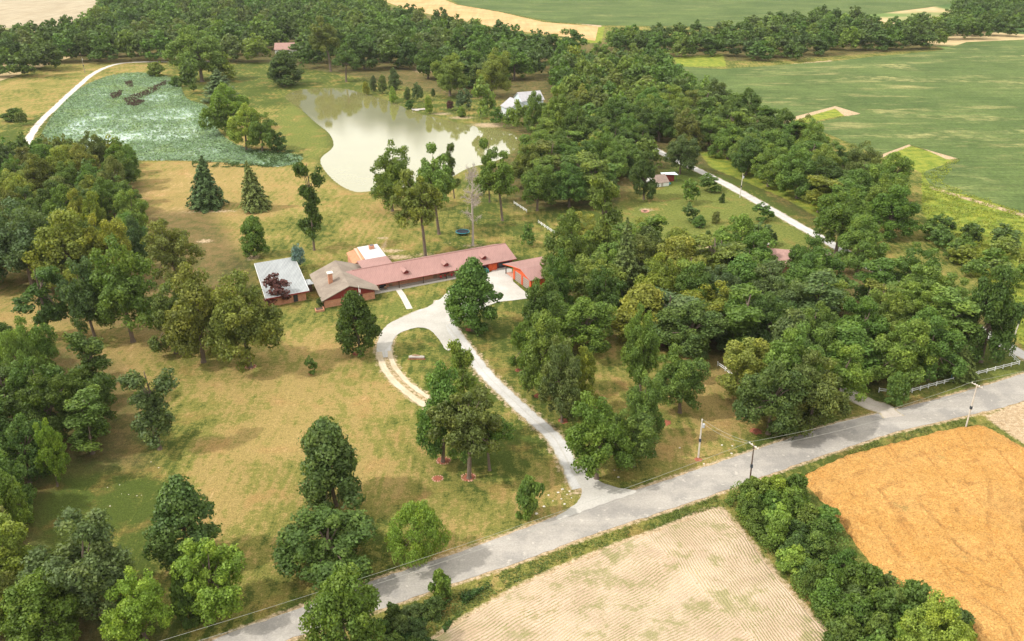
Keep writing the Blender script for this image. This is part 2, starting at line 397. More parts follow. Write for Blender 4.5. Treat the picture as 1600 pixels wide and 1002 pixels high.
for x, y, r, v in dry_pts:
    g = G(x, y); s_ = math.hypot(g[1], 100) / FPX * r; fs = 100 / math.hypot(g[1], 100)
    q = np.exp(-(((LP[:,0] - g[0]) / s_) ** 2 + ((LP[:,1] - g[1]) / (s_ / fs)) ** 2)); num += q * v; den += q
dry = num / den
def pmask(polys, soft=2.0):
    m = np.full(len(LP), -99.)
    for p in polys: m = np.maximum(m, sdf(LP, p))
    return sm(m, -soft, soft)
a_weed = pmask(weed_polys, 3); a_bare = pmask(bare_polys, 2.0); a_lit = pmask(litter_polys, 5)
a_bare = np.maximum(a_bare, .75 * sm(d_road, -2.2, 0)); a_bank = sm(d_p, -2.6, -.2)
a_bare = np.maximum(a_bare, .8 * sm(sdf(LP, stub), -2.5, 0))
a_lush = pmask([GP(p) for p in ([(965,318),(1050,290),(1130,290),(1200,322),(1270,368),(1270,400),(1180,400),(1000,395),(960,360)], [(460,160),(500,200),(515,225),(500,250),(440,235),(430,180)], [(1480,600),(1600,560),(1600,590),(1420,632),(1410,618)], [(560,500),(620,470),(690,468),(640,486),(600,510)])], 4)
def line_dist(line):
    d = np.full(len(LP), 1e9)
    for q in line[::2]: d = np.minimum(d, np.hypot(LP[:,0] - q[0], LP[:,1] - q[1]))
    return d
d_drive = np.minimum(np.minimum(line_dist(drive_main), line_dist(drive_loop)), np.minimum(line_dist(lane_e), line_dist(lane_w)))
a_bare = np.maximum(a_bare, .65 * (1 - sm(d_drive, 2.4, 4.2)))
# worn earth behind the wing and under the tall oaks
for x, y, rx, ry, v in [(600,385,1.5,10,.7),(612,392,6,2.5,.8),(620,402,8,3,.8),(598,372,3,2,.8),(663,398,6,4,.6),(738,384,6,4,.6),(340,330,14,3,.7),(300,332,10,2.5,.6),(700,380,4,3,.5),(1010,328,4,3,.8),(1105,385,6,4,.7),(320,377,4,3,.8),(1590,655,8,7,.5),(880,775,4,5,.5),(665,108,12,25,.8),(760,196,14,9,.8),(720,184,12,7,.7),(690,178,10,6,.7),(395,402,3,4,.8)]:
    g = G(x, y); a_bare = np.maximum(a_bare, v * np.exp(-((LP[:,0]-g[0])/rx)**2 - ((LP[:,1]-g[1])/ry)**2))
nx_, ny_ = len(xs), len(ys)
ii = (np.arange(ny_ - 1)[:, None] * nx_ + np.arange(nx_ - 1)[None, :]).ravel()
LF = np.stack([ii, ii + 1, ii + nx_ + 1, ii + nx_], 1)
def lawn_mat():
    k = NT('lawn', .95, .05)
    n1 = k.noise(18, 5, .6); n2 = k.noise(4.0, 5, .65); n3 = k.noise(.9, 4, .75); n4 = k.noise(.28, 3, .8)
    mow = k.noise(1.0, 3, .6, stretch=(R(-62), .9, .05)); mow2 = k.noise(1.1, 3, .6, stretch=(R(28), .8, .05))
    d = k.math('ADD', k.math('SUBTRACT', k.attr('dry'), .25), k.math('MULTIPLY', k.math('SUBTRACT', n1, .5), 1.35))
    d = k.math('ADD', d, k.math('MULTIPLY', k.math('SUBTRACT', n2, .5), 1.1))
    d = k.math('ADD', d, k.math('MULTIPLY', k.math('SUBTRACT', n3, .5), 1.0))
    d = k.math('ADD', d, k.math('MULTIPLY', k.math('SUBTRACT', n4, .5), .5))
    d = k.math('ADD', d, k.math('MULTIPLY', k.math('SUBTRACT', mow, .5), .5))
    d = k.math('ADD', d, k.math('MULTIPLY', k.math('SUBTRACT', mow2, .5), .5))
    ga, gb = G(540, 330), G(600, 400); dd = math.hypot(gb[0]-ga[0], gb[1]-ga[1]); na = (-(gb[1]-ga[1]) / dd, (gb[0]-ga[0]) / dd)
    gc, ge = G(450, 560), G(330, 720); de = math.hypot(ge[0]-gc[0], ge[1]-gc[1]); nb = (-(ge[1]-gc[1]) / de, (ge[0]-gc[0]) / de)
    wob = k.math('MULTIPLY', k.noise(24, 2), 9)
    for nn, per, sd_ in ((na, 3.4, 31.0), (nb, 2.4, 37.0)):
        sn = k.math('SINE', k.math('MULTIPLY', k.math('ADD', k.dot((nn[0], nn[1], 0)), wob), 2 * math.pi / per))
        d = k.math('ADD', d, k.math('MULTIPLY', k.math('MULTIPLY', sn, k.sstep(k.noise(sd_, 2), .40, .55)), .075))
    c = k.mix(k.sstep(d, -.02, .34), (.080,.108,.022), (.215,.205,.052))
    c = k.mix(k.math('MULTIPLY', k.attr('lush'), k.math('SUBTRACT', 1, k.sstep(d, .25, .6))), c, k.mix(k.sstep(n3, .35, .65), (.125,.155,.034), (.190,.205,.05)))
    c = k.mix(k.sstep(d, .36, .62), c, (.33,.245,.088))
    c = k.mix(k.sstep(d, .78, 1.15), c, (.47,.325,.15))
    c = k.mix(k.math('MULTIPLY', k.sstep(k.noise(9, 4, .6), .52, .7), .35), c, (.33,.17,.07))
    wd = k.mix(k.sstep(n2, .35, .65), (.15,.21,.03), (.31,.32,.05)); wd = k.mix(k.sstep(n3, .5, .7), wd, (.10,.16,.03))
    c = k.mix(k.sstep(k.math('ADD', k.attr('weed'), k.math('MULTIPLY', k.math('SUBTRACT', n2, .5), .7)), .4, .65), c, wd)
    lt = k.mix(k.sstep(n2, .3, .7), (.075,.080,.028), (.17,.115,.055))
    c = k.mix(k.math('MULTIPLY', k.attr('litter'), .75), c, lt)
    be = k.mix(k.sstep(n3, .3, .7), (.42,.29,.16), (.54,.42,.28))
    c = k.mix(k.sstep(k.math('ADD', k.attr('bare'), k.math('MULTIPLY', k.math('SUBTRACT', n3, .5), .9)), .42, .75), c, be)
    c = k.mix(k.math('MULTIPLY', k.attr('bank'), .55), c, (.13,.14,.035))
    f = k.math('MULTIPLY', k.lin(n4, .28, .72, .52, 1.38), k.lin(n3, .25, .75, .78, 1.18))
    f = k.math('MULTIPLY', f, k.lin(n1, .3, .7, .92, 1.07))
    k.bump(k.math('ADD', n4, k.math('MULTIPLY', n3, 1.5)), .22)
    return k.col(k.scale(c, f))
lm = raw_mesh('lawn', np.column_stack([LP, zl]), LF, lawn_mat(), True)
for nme, arr in (('dry', dry), ('weed', a_weed), ('bare', a_bare), ('litter', a_lit * (1 - a_weed) * (1 - a_lush)), ('lush', a_lush), ('bank', a_bank)): fattr(lm, nme, arr)
tag(add_obj('lawn', lm), kind='structure')
# far ground out to the horizon
def far_mat():
    k = NT('far_ground', .95, .05); n = k.noise(160, 3, .5); n2 = k.noise(12, 4, .6)
    c = k.mix(k.sstep(n, .42, .5), (.07,.12,.035), (.14,.20,.06)); c = k.mix(k.sstep(k.noise(260, 2), .55, .6), c, (.45,.34,.18))
    return k.col(k.scale(c, k.lin(n2, .2, .8, .8, 1.2)))
S = 9000
add_far = raw_mesh('far_ground', [(-S,-S,-1.9),(S,-S,-1.9),(S,S,-1.9),(-S,S,-1.9)], [[0,1,2,3]], far_mat())
tag(add_obj('far_ground', add_far), kind='structure')
sheetL = raw_mesh('side', [(-S,-200,-.06),(-329,-200,-.06),(-329,1298,-.06),(-S,1298,-.06),(343,-200,-.06),(S,-200,-.06),(S,1298,-.06),(343,1298,-.06),(-329,-200,-.06),(343,-200,-.06),(343,61,-.06),(-329,61,-.06),(-S,1298,-.06),(S,1298,-.06),(S,S,-.06),(-S,S,-.06)], [[0,1,2,3],[4,5,6,7],[8,9,10,11],[12,13,14,15]], bpy.data.materials['far_ground'])
tag(add_obj('outer_ground', sheetL), kind='structure')

# ponds
def water_mat():
    k = NT('pond_water', .03, .5); k.b.inputs['IOR'].default_value = 2.1
    n = k.noise(14, 3); k.bump(k.noise(.9, 3, .6), .012, .35)
    return k.col(k.mix(k.sstep(n, .3, .7), (.185,.175,.062), (.205,.195,.075)))
def lilywater_mat():
    k = NT('lily_water', .12, .5); n = k.noise(7, 4, .6)
    return k.col(k.mix(k.sstep(n, .4, .65), (.36,.47,.39), (.54,.63,.56)))
def grow(poly, d):
    c = np.asarray(poly); n = len(c); o_ = []
    for i in range(n):
        t = c[(i+1) % n] - c[i-1]; t = t / np.linalg.norm(t); o_.append(c[i] + np.array([t[1], -t[0]]) * d)
    return np.array(o_)
def area(p): x, y = p[:,0], p[:,1]; return .5 * np.sum(x * np.roll(y, -1) - np.roll(x, -1) * y)
for nme, pl, mt in (('pond_water', pond, water_mat()), ('lily_pond_water', lily, lilywater_mat())):
    sheet(nme, grow(pl, 2.5 if area(pl) > 0 else -2.5), -.28, mt)

# fields
def soy_mat(name, streaky):
    k = NT(name, .9, .1)
    n1 = k.noise(45, 4, .55); n2 = k.noise(7, 4, .65); n3 = k.noise(1.6, 3, .8)
    st = k.noise(1.0, 5, .65, stretch=(R(8), .010, .035), dist=1.4); area_ = k.sstep(k.noise(95, 2), .42, .62); fine = k.noise(1, 3, .6, stretch=(R(-24), .02, .5))
    c = k.mix(k.sstep(n1, .3, .7), (.068,.105,.028), (.108,.148,.042))
    c = k.mix(k.math('MULTIPLY', k.sstep(st, .48, .70), k.math('MULTIPLY', k.sstep(n2, .35, .65), k.math('MULTIPLY', area_, streaky * .9))), c, (.33,.30,.12))
    c = k.mix(k.math('MULTIPLY', k.sstep(k.noise(30, 5, .7, stretch=(R(12), .5, 1.6)), .54, .72), streaky * .8), c, (.31,.28,.11))
    f = k.math('MULTIPLY', k.lin(n3, .25, .75, .60, 1.38), k.lin(n2, .2, .8, .78, 1.2)); f = k.math('MULTIPLY', f, k.lin(fine, .3, .7, .78, 1.2))
    k.bump(n3, .5)
    return k.col(k.scale(c, f))
sheet('crop_field_near', soy_near, .05, soy_mat('soy_near', .95), 0)
sheet('crop_field_far', soy_far, .12, soy_mat('soy_far', .35), 0)
def tan_mat(name, c1, c2):
    k = NT(name, .95, .05); n = k.noise(25, 5, .65); n2 = k.noise(2.5, 3, .8); st = k.noise(1, 3, .5, stretch=(R(70), .25, .02))
    return k.col(k.scale(k.mix(k.sstep(n, .35, .65), c1, c2), k.math('MULTIPLY', k.lin(n2, .2, .8, .88, 1.12), k.lin(st, .3, .7, .88, 1.1))))
sheet('harvested_field', tan_strip, .08, tan_mat('harvest_tan', (.50,.34,.17), (.44,.28,.12)))
sheet('ploughed_field', tan_left, .10, tan_mat('plough_tan', (.38,.32,.22), (.33,.27,.18)))
def stub_mat():
    k = NT('stubble', .95, .05)
    A = np.array(G(720,1000)[:2]); B = np.array(G(900,905)[:2]); dl = (B - A) / np.linalg.norm(B - A); nl = (-dl[1], dl[0])
    A2 = np.array(G(1130,800)[:2]); B2 = np.array(G(1285,985)[:2]); dr = (B2 - A2) / np.linalg.norm(B2 - A2); nr = (-dr[1], dr[0])
    wob = k.math('MULTIPLY', k.noise(26, 2), 5.0); w2 = k.math('MULTIPLY', k.noise(1.2, 3), .45)
    def rows(n):
        v = k.math('ADD', k.dot((n[0], n[1], 0)), k.math('ADD', wob, w2)); return k.math('SINE', k.math('MULTIPLY', v, 2 * math.pi / .52))
    rl = rows(nl); rr = rows(nr)
    c0 = np.array(G(1000,830)[:2]); c1 = np.array(G(1190,1010)[:2]); e = (c1 - c0) / np.linalg.norm(c1 - c0)
    side = k.math('SUBTRACT', float(e[1] * c0[0] - e[0] * c0[1]), k.dot((e[1], -e[0], 0)))   # + on the right
    side = k.math('ADD', side, k.math('MULTIPLY', k.math('SUBTRACT', k.noise(5, 3), .5), 5))
    msk = k.sstep(side, -1.5, 1.5)
    r = k.math('ADD', k.math('MULTIPLY', rl, k.math('SUBTRACT', 1, msk)), k.math('MULTIPLY', rr, msk))
    n1 = k.noise(9, 4, .6); n2 = k.noise(.5, 4, .8); n3 = k.noise(.22, 3, .8)
    soil = k.mix(k.sstep(n1, .3, .7), (.43,.315,.215), (.53,.405,.295)); soil = k.mix(k.sstep(k.noise(14, 3), .5, .7), soil, (.56,.40,.29))
    pl = k.mix(k.sstep(n1, .4, .65), (.20,.20,.075), (.36,.31,.14))
    m = k.math('MULTIPLY', k.sstep(r, .1, .7), k.sstep(n2, .33, .5)); m = k.math('MULTIPLY', m, k.lin(k.noise(5, 4, .7), .35, .65, .35, 1))
    c = k.mix(m, soil, pl)
    c = k.mix(k.math('MULTIPLY', k.sstep(k.noise(6, 5, .75), .50, .63), .7), c, (.22,.215,.08)); c = k.mix(k.math('MULTIPLY', k.sstep(k.noise(11, 5, .7), .55, .72), .6), c, (.34,.26,.18))
    k.bump(k.math('ADD', k.math('MULTIPLY', r, .5), n3), .10)
    return k.col(k.scale(c, k.lin(n3, .2, .8, .72, 1.22)))
sheet('stubble_field', stub, .03, stub_mat(), .25)
# standing wheat: a bumpy raised stand
def wheat_mat():
    k = NT('wheat', .9, .1); n1 = k.noise(11, 4, .6); n2 = k.noise(1.1, 4, .75); n3 = k.noise(.30, 3, .85); tr = k.noise(1, 3, .55, stretch=(R(-50), .55, .03))
    n5 = k.noise(3.2, 5, .7)
    c = k.mix(k.sstep(n1, .3, .7), (.50,.265,.072), (.60,.34,.11)); c = k.mix(k.math('MULTIPLY', k.sstep(n5, .5, .68), .5), c, (.46,.215,.055))
    n6 = k.noise(.55, 2, .9); c = k.mix(k.math('MULTIPLY', k.sstep(n6, .50, .62), .55), c, (.42,.19,.045)); c = k.mix(k.math('MULTIPLY', k.sstep(n6, .46, .36), .5), c, (.76,.44,.14))
    c = k.mix(k.math('MULTIPLY', k.sstep(tr, .60, .68), .6), c, (.36,.17,.05))
    c = k.mix(k.math('MULTIPLY', k.sstep(k.noise(7, 3, .6), .66, .72), .5), c, (.26,.26,.08))
    ins = k.math('ADD', k.attr('inset'), k.math('MULTIPLY', k.math('SUBTRACT', k.noise(16, 2), .5), 2.0))
    tl = k.math('ABSOLUTE', k.math('SUBTRACT', k.math('MODULO', k.math('ADD', ins, 200), 5.5), 2.75))
    tm = k.math('MULTIPLY', k.math('SUBTRACT', 1, k.sstep(tl, .15, .75)), k.sstep(k.noise(8, 4, .7), .42, .62))
    c = k.mix(k.math('MULTIPLY', tm, .45), c, (.33,.16,.05))
    c = k.mix(k.math('MULTIPLY', k.sstep(k.noise(14, 4, .65), .5, .7), .45), c, (.42,.24,.085))
    k.bump(k.math('SUBTRACT', k.math('ADD', n3, k.math('MULTIPLY', n2, .4)), tm), .30)
    return k.col(k.scale(c, k.math('MULTIPLY', k.lin(n3, .3, .7, .45, 1.42), k.lin(n2, .25, .75, .74, 1.18))))
def noise2(P, size, seed):
    """smooth value noise on the plan"""
    r_ = np.random.default_rng(seed); T = r_.random((256, 256)); q = P / size + 1000
    i = np.floor(q).astype(int); f = q - i; f = f * f * (3 - 2 * f)
    a = T[i[:,0] % 256, i[:,1] % 256]; b = T[(i[:,0]+1) % 256, i[:,1] % 256]; c = T[i[:,0] % 256, (i[:,1]+1) % 256]; d = T[(i[:,0]+1) % 256, (i[:,1]+1) % 256]
    return (a*(1-f[:,0]) + b*f[:,0]) * (1-f[:,1]) + (c*(1-f[:,0]) + d*f[:,0]) * f[:,1]
def field_grid(name, poly, step, top, mat, amp, edge=.8):
    lo, hi = poly.min(0), poly.max(0); gx = np.arange(lo[0], min(hi[0], 130), step); gy = np.arange(max(lo[1], 88), hi[1], step)
    X, Y = np.meshgrid(gx, gy); P = np.stack([X.ravel(), Y.ravel()], 1); d = sdf(P, poly) + (noise2(P, 1.2, 9) - .5) * .5
    z = .0 + sm(d, 0, edge) * (top + amp * .45 * (np.random.default_rng(3).random(len(P)) - .5) + amp * .25 * (noise2(P, 1.6, 4) - .5) + amp * .8 * (noise2(P, 9, 5) - .5)) - .3 * (d < 0)
    n = len(gx); a = (np.arange(len(gy)-1)[:, None] * n + np.arange(n-1)[None]).ravel(); F = np.stack([a, a+1, a+n+1, a+n], 1)
    F = F[(d[F] > -1.0).any(1)]
    used = np.unique(F); remap = np.zeros(len(P), int); remap[used] = np.arange(len(used))
    me = raw_mesh(name, np.column_stack([P, z])[used], remap[F], mat, True); fattr(me, 'inset', sdf(P, poly)[used]); return add_obj(name, me)
tag(field_grid('wheat_field', wheat, .42, .75, wheat_mat(), .5), kind='structure')

# roads
def asphalt():
    k = NT('chip_seal', .9, .15); n1 = k.noise(7, 5, .65); n2 = k.noise(.35, 3, .8)
    d = (G(1600,606)[0] - G(659,907)[0], G(1600,606)[1] - G(659,907)[1]); an = math.atan2(d[1], d[0])
    st = k.noise(1, 4, .6, stretch=(-an, .03, .35)); 
    c = k.mix(k.sstep(st, .2, .8), (.285,.262,.23), (.365,.338,.30))
    c = k.mix(k.math('MULTIPLY', k.sstep(n1, .46, .6), .75), c, (.24,.225,.205)); c = k.mix(k.math('MULTIPLY', k.sstep(k.noise(1.6, 4, .7), .58, .68), .6), c, (.50,.455,.39)); c = k.mix(k.math('MULTIPLY', k.sstep(k.noise(16, 3, .6), .5, .7), .35), c, (.44,.40,.35))
    k.bump(n2, .02); return k.col(k.scale(c, k.lin(n2, .2, .8, .76, 1.24)))
def gravel(name, c1, c2):
    k = NT(name, .95, .1); n = k.noise(5, 4, .6); n2 = k.noise(.35, 3, .85)
    a = k.attr('across'); n5 = k.noise(1.3, 4, .7)
    c = k.mix(k.sstep(n, .3, .7), c1, c2)
    e = k.sstep(k.math('ADD', a, k.math('MULTIPLY', k.math('SUBTRACT', n5, .5), .9)), .72, 1.02)       # grass creeping in at the edge
    mid = k.math('MULTIPLY', k.sstep(k.math('ADD', k.math('SUBTRACT', 1, k.math('MULTIPLY', a, 3.2)), k.math('SUBTRACT', n5, .5)), .45, .95), .35)
    c = k.mix(k.math('MULTIPLY', e, .75), c, (.30,.25,.13)); c = k.mix(mid, c, (.36,.32,.24))
    k.bump(n2, .05); return k.col(k.scale(c, k.lin(n2, .2, .8, .78, 1.18)))
M['gravel'] = gravel('white_gravel', (.42,.405,.38), (.52,.505,.48)); M['gravel_tan'] = gravel('tan_gravel', (.46,.37,.25), (.56,.48,.36))
sheet('road', road, .045, asphalt(), .10)
n_ = len(drive_main); wd_ = [3.5 + 2.3 * max(0, (i - n_ * .62) / (n_ * .38)) + max(0, 4 - i) * .5 for i in range(n_)]
sheet('driveway_mouth', smooth_loop(GP([(893,735),(903,752),(909,768),(904,783),(884,799),(868,808),(874,812),(905,801),(950,785),(994,769),(968,763),(945,756),(928,745),(914,729)]), .8), .058, M['gravel'], .08)
ribbon('driveway', drive_main, wd_, .055, M['gravel'], .12)
half = int(len(drive_loop) * .55)
ribbon('driveway_loop', drive_loop[:half + 1], [6.5 - 2.6 * min(1, i / (half * .7)) for i in range(half + 1)], .065, M['gravel'], .15)
lo_ = drive_loop[half - 2:]
def offset(line, d):
    o_ = []
    for i in range(len(line)):
        t = line[min(i+1, len(line)-1)] - line[max(i-1, 0)]; t = t / np.linalg.norm(t); o_.append(line[i] + np.array([-t[1], t[0]]) * d)
    return np.array(o_)
ribbon('wheel_track_inner', offset(lo_, 1.3), 1.25, .070, M['gravel_tan'], .10)
ribbon('wheel_track_outer', offset(lo_, -1.3), 1.7, .070, M['gravel_tan'], .10)
sheet('gravel_yard', GP([(686,470),(700,455),(735,440),(768,425),(775,414),(800,421),(801,440),(831,466),(800,470),(778,472),(748,484),(718,500),(700,508),(688,492)]), .075, gravel('yard_gravel', (.46,.445,.42), (.57,.555,.53)), .05)
sheet('driveway_junction', smooth_loop(GP([(699,462),(660,485),(632,495),(607,507),(593,525),(590,546),(600,548),(609,540),(620,524),(637,516),(657,512),(673,517),(686,531),(698,548),(712,540),(699,516),(695,498),(703,486),(712,470)]), .8), .085, M['gravel'], .06)
ribbon('west_lane', lane_w, 3.6, .06, gravel('lane_gravel', (.50,.46,.41), (.62,.58,.52)), .15)
ribbon('east_lane', lane_e, 4.4, .06, M['gravel'], .15)
ribbon('side_drive', smooth_line(GP([(1398,652),(1382,640),(1350,628),(1322,612),(1300,590),(1285,560)]), 1.5), 5.0, .052, gravel('grey_drive', (.40,.35,.30), (.50,.45,.38)), .2)
ribbon('walkway', smooth_line(GP([(622,452),(630,464),(640,483)]), 1.0), 1.7, .05, M['concrete'], .02)
# ------------------------------------------------------------------ the long red-roofed house and its neighbours
UA = R(27.73); U = Vector((math.cos(UA), math.sin(UA))); VV = Vector((-U.y, U.x))
VS = VV + U * .125
W0 = Vector((-45.6, 234.0))
WF = Frame(W0, U, VV); SF = Frame(W0, U, VS)
def wing_house():
    t = empty('ranch_house', WF.p(22, 6, 0))
    tag(t, 'long low ranch house with pink metal roof, three roof vents and brown shingled gable end', 'house')
    f = WF
    # wing walls
    m = MB(); f.box(m, 3, 36, 2.4, 13.4, 0, 2.75); m.build('wall', M['brick'], t)
    m = MB(); f.box(m, 36.02, 52.2, 1.0, 13.4, 0, 2.75); m.build('board_wall', M['dark_red'], t)
    m = MB(); f.box(m, 43.6, 46.4, .15, .98, 0, 2.4); m.build('entry_bay', M['red_bright'], t)
    m = MB(); m.poly([f.p(52.2,1,2.75), f.p(52.2,13.4,2.75), f.p(52.2,7.2,4.9)]); m.build('gable_end', M['dark_red'], t)
    m = MB(); f.box(m, 5, 36, -.9, 2.38, .02, .14); m.build('porch_floor', M['concrete'], t)
    # windows and doors along the porch
    for a0, a1, z0, z1, nm in ((9.3,11.3,.15,2.2,'window'), (12.3,13.3,.15,2.2,'door'), (26.2,27.4,.15,2.2,'door'), (28.3,31.5,.9,2.2,'window'), (33,35,.9,2.2,'window')):
        m = MB(); f.box(m, a0, a1, 2.30, 2.39, z0, z1); fr_ = m.build(nm, M['wood'] if nm == 'door' else M['dark_wood'], t)
        if nm == 'window':
            m = MB(); f.box(m, a0 + .12, a1 - .12, 2.26, 2.295, z0 + .12, z1 - .12); m.build('pane', M['dark_glass'], fr_)
    for a0, a1 in ((39.5,43.2), (47.2,51.2)):
        m = MB(); f.box(m, a0, a1, .90, .99, .1, 2.3); fr_ = m.build('window', M['dark_red'], t)
        m = MB(); f.box(m, a0 + .12, a1 - .12, .86, .895, .2, 2.2); m.build('pane', M['dark_glass'], fr_)
    for a in (14.6, 22.2, 29.6, 36.8):
        m = MB(); f.box(m, a - .11, a + .11, .12, .34, .14, 2.5); m.build('porch_post', M['dark_wood'], t)
    m = MB(); f.box(m, 14.8, 36.7, .18, .26, .30, .38); m.build('porch_rail', M['dark_wood'], t)
    m = MB(); f.box(m, 5, 52.8, .10, .28, 2.42, 2.60); m.build('porch_beam', M['dark_red'], t)
    # roof
    e0, e1, zr, ze = -.6, 53.0, 5.2, 2.6
    m = MB(); m.slab([f.p(e0,-.35,ze), f.p(e1,-.35,ze), f.p(e1,7.2,zr), f.p(e0,7.2,zr)], .16)
    m.slab([f.p(e0,7.203,zr), f.p(e1,7.203,zr), f.p(e1,14.7,ze), f.p(e0,14.7,ze)], .16)
    rf = m.build('roof', M['pink_roof'], t)
    m = MB(); m.tube([f.p(3,7.2,zr+.03), f.p(e1,7.2,zr+.03)], .12, 6); m.build('ridge_cap', M['pink_roof'], rf)
    m = MB(); m.slab([f.p(3,-.37,ze-.02), f.p(e1,-.37,ze-.02), f.p(e1,-.45,ze-.02), f.p(3,-.45,ze-.02)][::-1], .16); m.build('gutter', M['dark_red'], rf)
    for a in (17.6, 30.4, 43.0):
        v_ = MB(); zb = lambda b: ze + (b + .35) / 7.55 * (zr - ze)
        w_ = .75
        b0, b1 = 2.0, 4.9
        v_.hexa([f.p(a-w_,b0,zb(b0)-.1), f.p(a+w_,b0,zb(b0)-.1), f.p(a+w_,b1,zb(b1)-.1), f.p(a-w_,b1,zb(b1)-.1), f.p(a-w_,b0,zb(b0)+.75), f.p(a+w_,b0,zb(b0)+.75), f.p(a+w_,b1,zb(b0)+.75), f.p(a-w_,b1,zb(b0)+.75)])
        v_.poly([f.p(a-w_,b0,zb(b0)+.75), f.p(a+w_,b0,zb(b0)+.75), f.p(a,b0,zb(b0)+1.25)])
        vo = v_.build('roof_vent', M['dark_red'], rf)
        z0 = zb(b0) + .78; g = MB()
        g.slab([f.p(a-w_-.25,b0-.5,z0-.12), f.p(a,b0-.5,z0+.5), f.p(a,b1+.9,z0+.5), f.p(a-w_-.25,b1,z0-.12)], .08)
        g.slab([f.p(a+.003,b0-.5,z0+.5), f.p(a+w_+.25,b0-.5,z0-.12), f.p(a+w_+.25,b1,z0-.12), f.p(a+.003,b1+.9,z0+.5)], .08)
        g.build('vent_roof', M['pink_roof'], vo)
    # shingled end block, gable to the front
    s = SF; a0, a1, b0, b1 = -9.2, 7.0, -4.6, 16.6; am = -1.1; zr2 = 5.6
    m = MB(); s.box(m, a0 + .8, a1 - .8, b0 + .9, b1 - .6, 0, 2.7)
    m.build('brick_wall', M['brick'], t)
    m = MB(); fb = b0 + .7
    m.hexa([s.p(a0+.8,fb,2.2), s.p(a1-.8,fb,2.2), s.p(a1-.8,fb+.18,2.2), s.p(a0+.8,fb+.18,2.2), s.p(a0+.8,fb,2.66), s.p(a1-.8,fb,2.66), s.p(a1-.8,fb+.18,2.66), s.p(a0+.8,fb+.18,2.66)])
    m.poly([s.p(a0+.8,fb,2.66), s.p(a1-.8,fb,2.66), s.p(am,fb,5.3)])
    m.build('front_gable', M['dark_red'], t)
    m = MB(); s.box(m, -3.0, 2.6, b0 + .78, b0 + .89, .15, 2.15); wf = m.build('window', M['dark_wood'], t)
    for k in range(4):
        m = MB(); s.box(m, -2.9 + k * 1.38, -1.68 + k * 1.38, b0 + .74, b0 + .775, .3, 2.05); m.build('pane', M['dark_glass'], wf)
    m = MB()
    m.slab([s.p(a0,b0,2.55), s.p(am,b0,zr2), s.p(am,b1,zr2), s.p(a0,b1,2.55)][::-1] if False else [s.p(a0,b0,2.55), s.p(am,b0,zr2), s.p(am,b1,zr2), s.p(a0,b1,2.55)], .2)
    m.slab([s.p(am+.003,b0,zr2), s.p(a1+.6,b0,2.55), s.p(a1+.6,b1,2.55), s.p(am+.003,b1,zr2)], .2)
    r2 = m.build('shingle_roof', M['shingle'], t)
    m = MB(); s.box(m, -5.6, -4.4, 3.2, 4.5, 3.0, 7.0); ch = m.build('chimney', M['brick'], r2)
    m = MB(); s.box(m, -5.85, -4.15, 2.95, 4.75, 7.003, 7.2); m.build('chimney_cap', M['stone'], ch)
    # link roof and link walls towards the annex
    m = MB(); f.box(m, -10.6, -8.0, 9.0, 13.0, 2.42, 2.58); lk = m.build('link_roof', M['grey_roof'], t)
    m = MB(); f.box(m, -10.2, -8.4, 9.6, 12.6, 0, 2.41); m.build('link_wall', M['dark_wood'], t)
    # rear cross wing: pink slope and white metal roof over brick
    m = MB(); s.box(m, 6.8, 14.2, 13, 27.6, 0, 4.2); m.build('rear_wall', M['brick'], t)
    m = MB(); s.box(m, 4.6, 6.79, 17, 27.0, 0, 3.3); m.build('side_wall', M['brick'], t); m = MB(); m.slab([s.p(4.3,16.8,3.3), s.p(8.0,16.8,4.45), s.p(8.0,27.3,4.3), s.p(4.3,27.3,3.3)], .14); m.build('side_roof', M['shingle_orange'], t)
    m = MB(); m.slab([s.p(8.05,15.4,4.6), s.p(14.6,15.4,4.6), s.p(14.6,28.0,4.25), s.p(8.05,28.0,4.25)], .22); wr = m.build('white_roof', M['white_roof'], t)
    m = MB(); m.slab([s.p(5.2,7.3,5.35), s.p(14.6,7.3,5.35), s.p(14.6,15.39,4.7), s.p(5.2,15.39,4.7)], .14); m.build('rear_pink_roof', M['pink_roof'], t)
    m = MB(); s.box(m, 11.2, 12.8, 23.8, 25.2, 4.2, 5.4); c2 = m.build('rear_chimney', M['brick'], t)
    m = MB(); s.box(m, 11.4, 12.6, 24.0, 25.0, 5.402, 5.5); m.build('flue_top', M['dark_glass'], c2)
wing_house()

def annex():
    f = SF
    t = empty('annex_building', f.p(-17, 16, 0)); tag(t, 'flat grey metal roofed brick outbuilding behind the purple tree, left of the shingled house end', 'outbuilding')
    a0, a1, b0, b1 = -23.6, -11.4, 3.4, 31.5
    m = MB(); f.box(m, a0 + .9, a1 - .9, b0 + .9, b1 - .9, 0, 2.75); m.build('wall', M['brick'], t)
    m = MB(); m.slab([f.p(a0,b0,3.0), f.p(a1,b0,3.0), f.p(a1,b1,3.25), f.p(a0,b1,3.25)], .2); rf = m.build('roof', M['grey_roof'], t)
    m = MB()
    for q in (((a0,b0-.06),(a1,b0-.06),(a1,b0-.003),(a0,b0-.003)), ): pass
    f.box(m, a0 - .08, a0 - .003, b0, b1, 2.75, 3.2); f.box(m, a1 + .003, a1 + .08, b0, b1, 2.75, 3.2); m.build('fascia', M['white_paint'], rf)
    m = MB(); f.box(m, a0, a1, b0 - .1, b0 - .003, 2.62, 2.98); m.build('eave_board', M['dark_red'], rf)
    m = MB(); f.box(m, -15.9, -14.6, b0 + .82, b0 + .893, .1, 2.3); w_ = m.build('window', M['dark_wood'], t)
    m = MB(); f.box(m, -15.75, -14.75, b0 + .78, b0 + .815, .25, 2.2); m.build('pane', M['dark_glass'], w_)
annex()

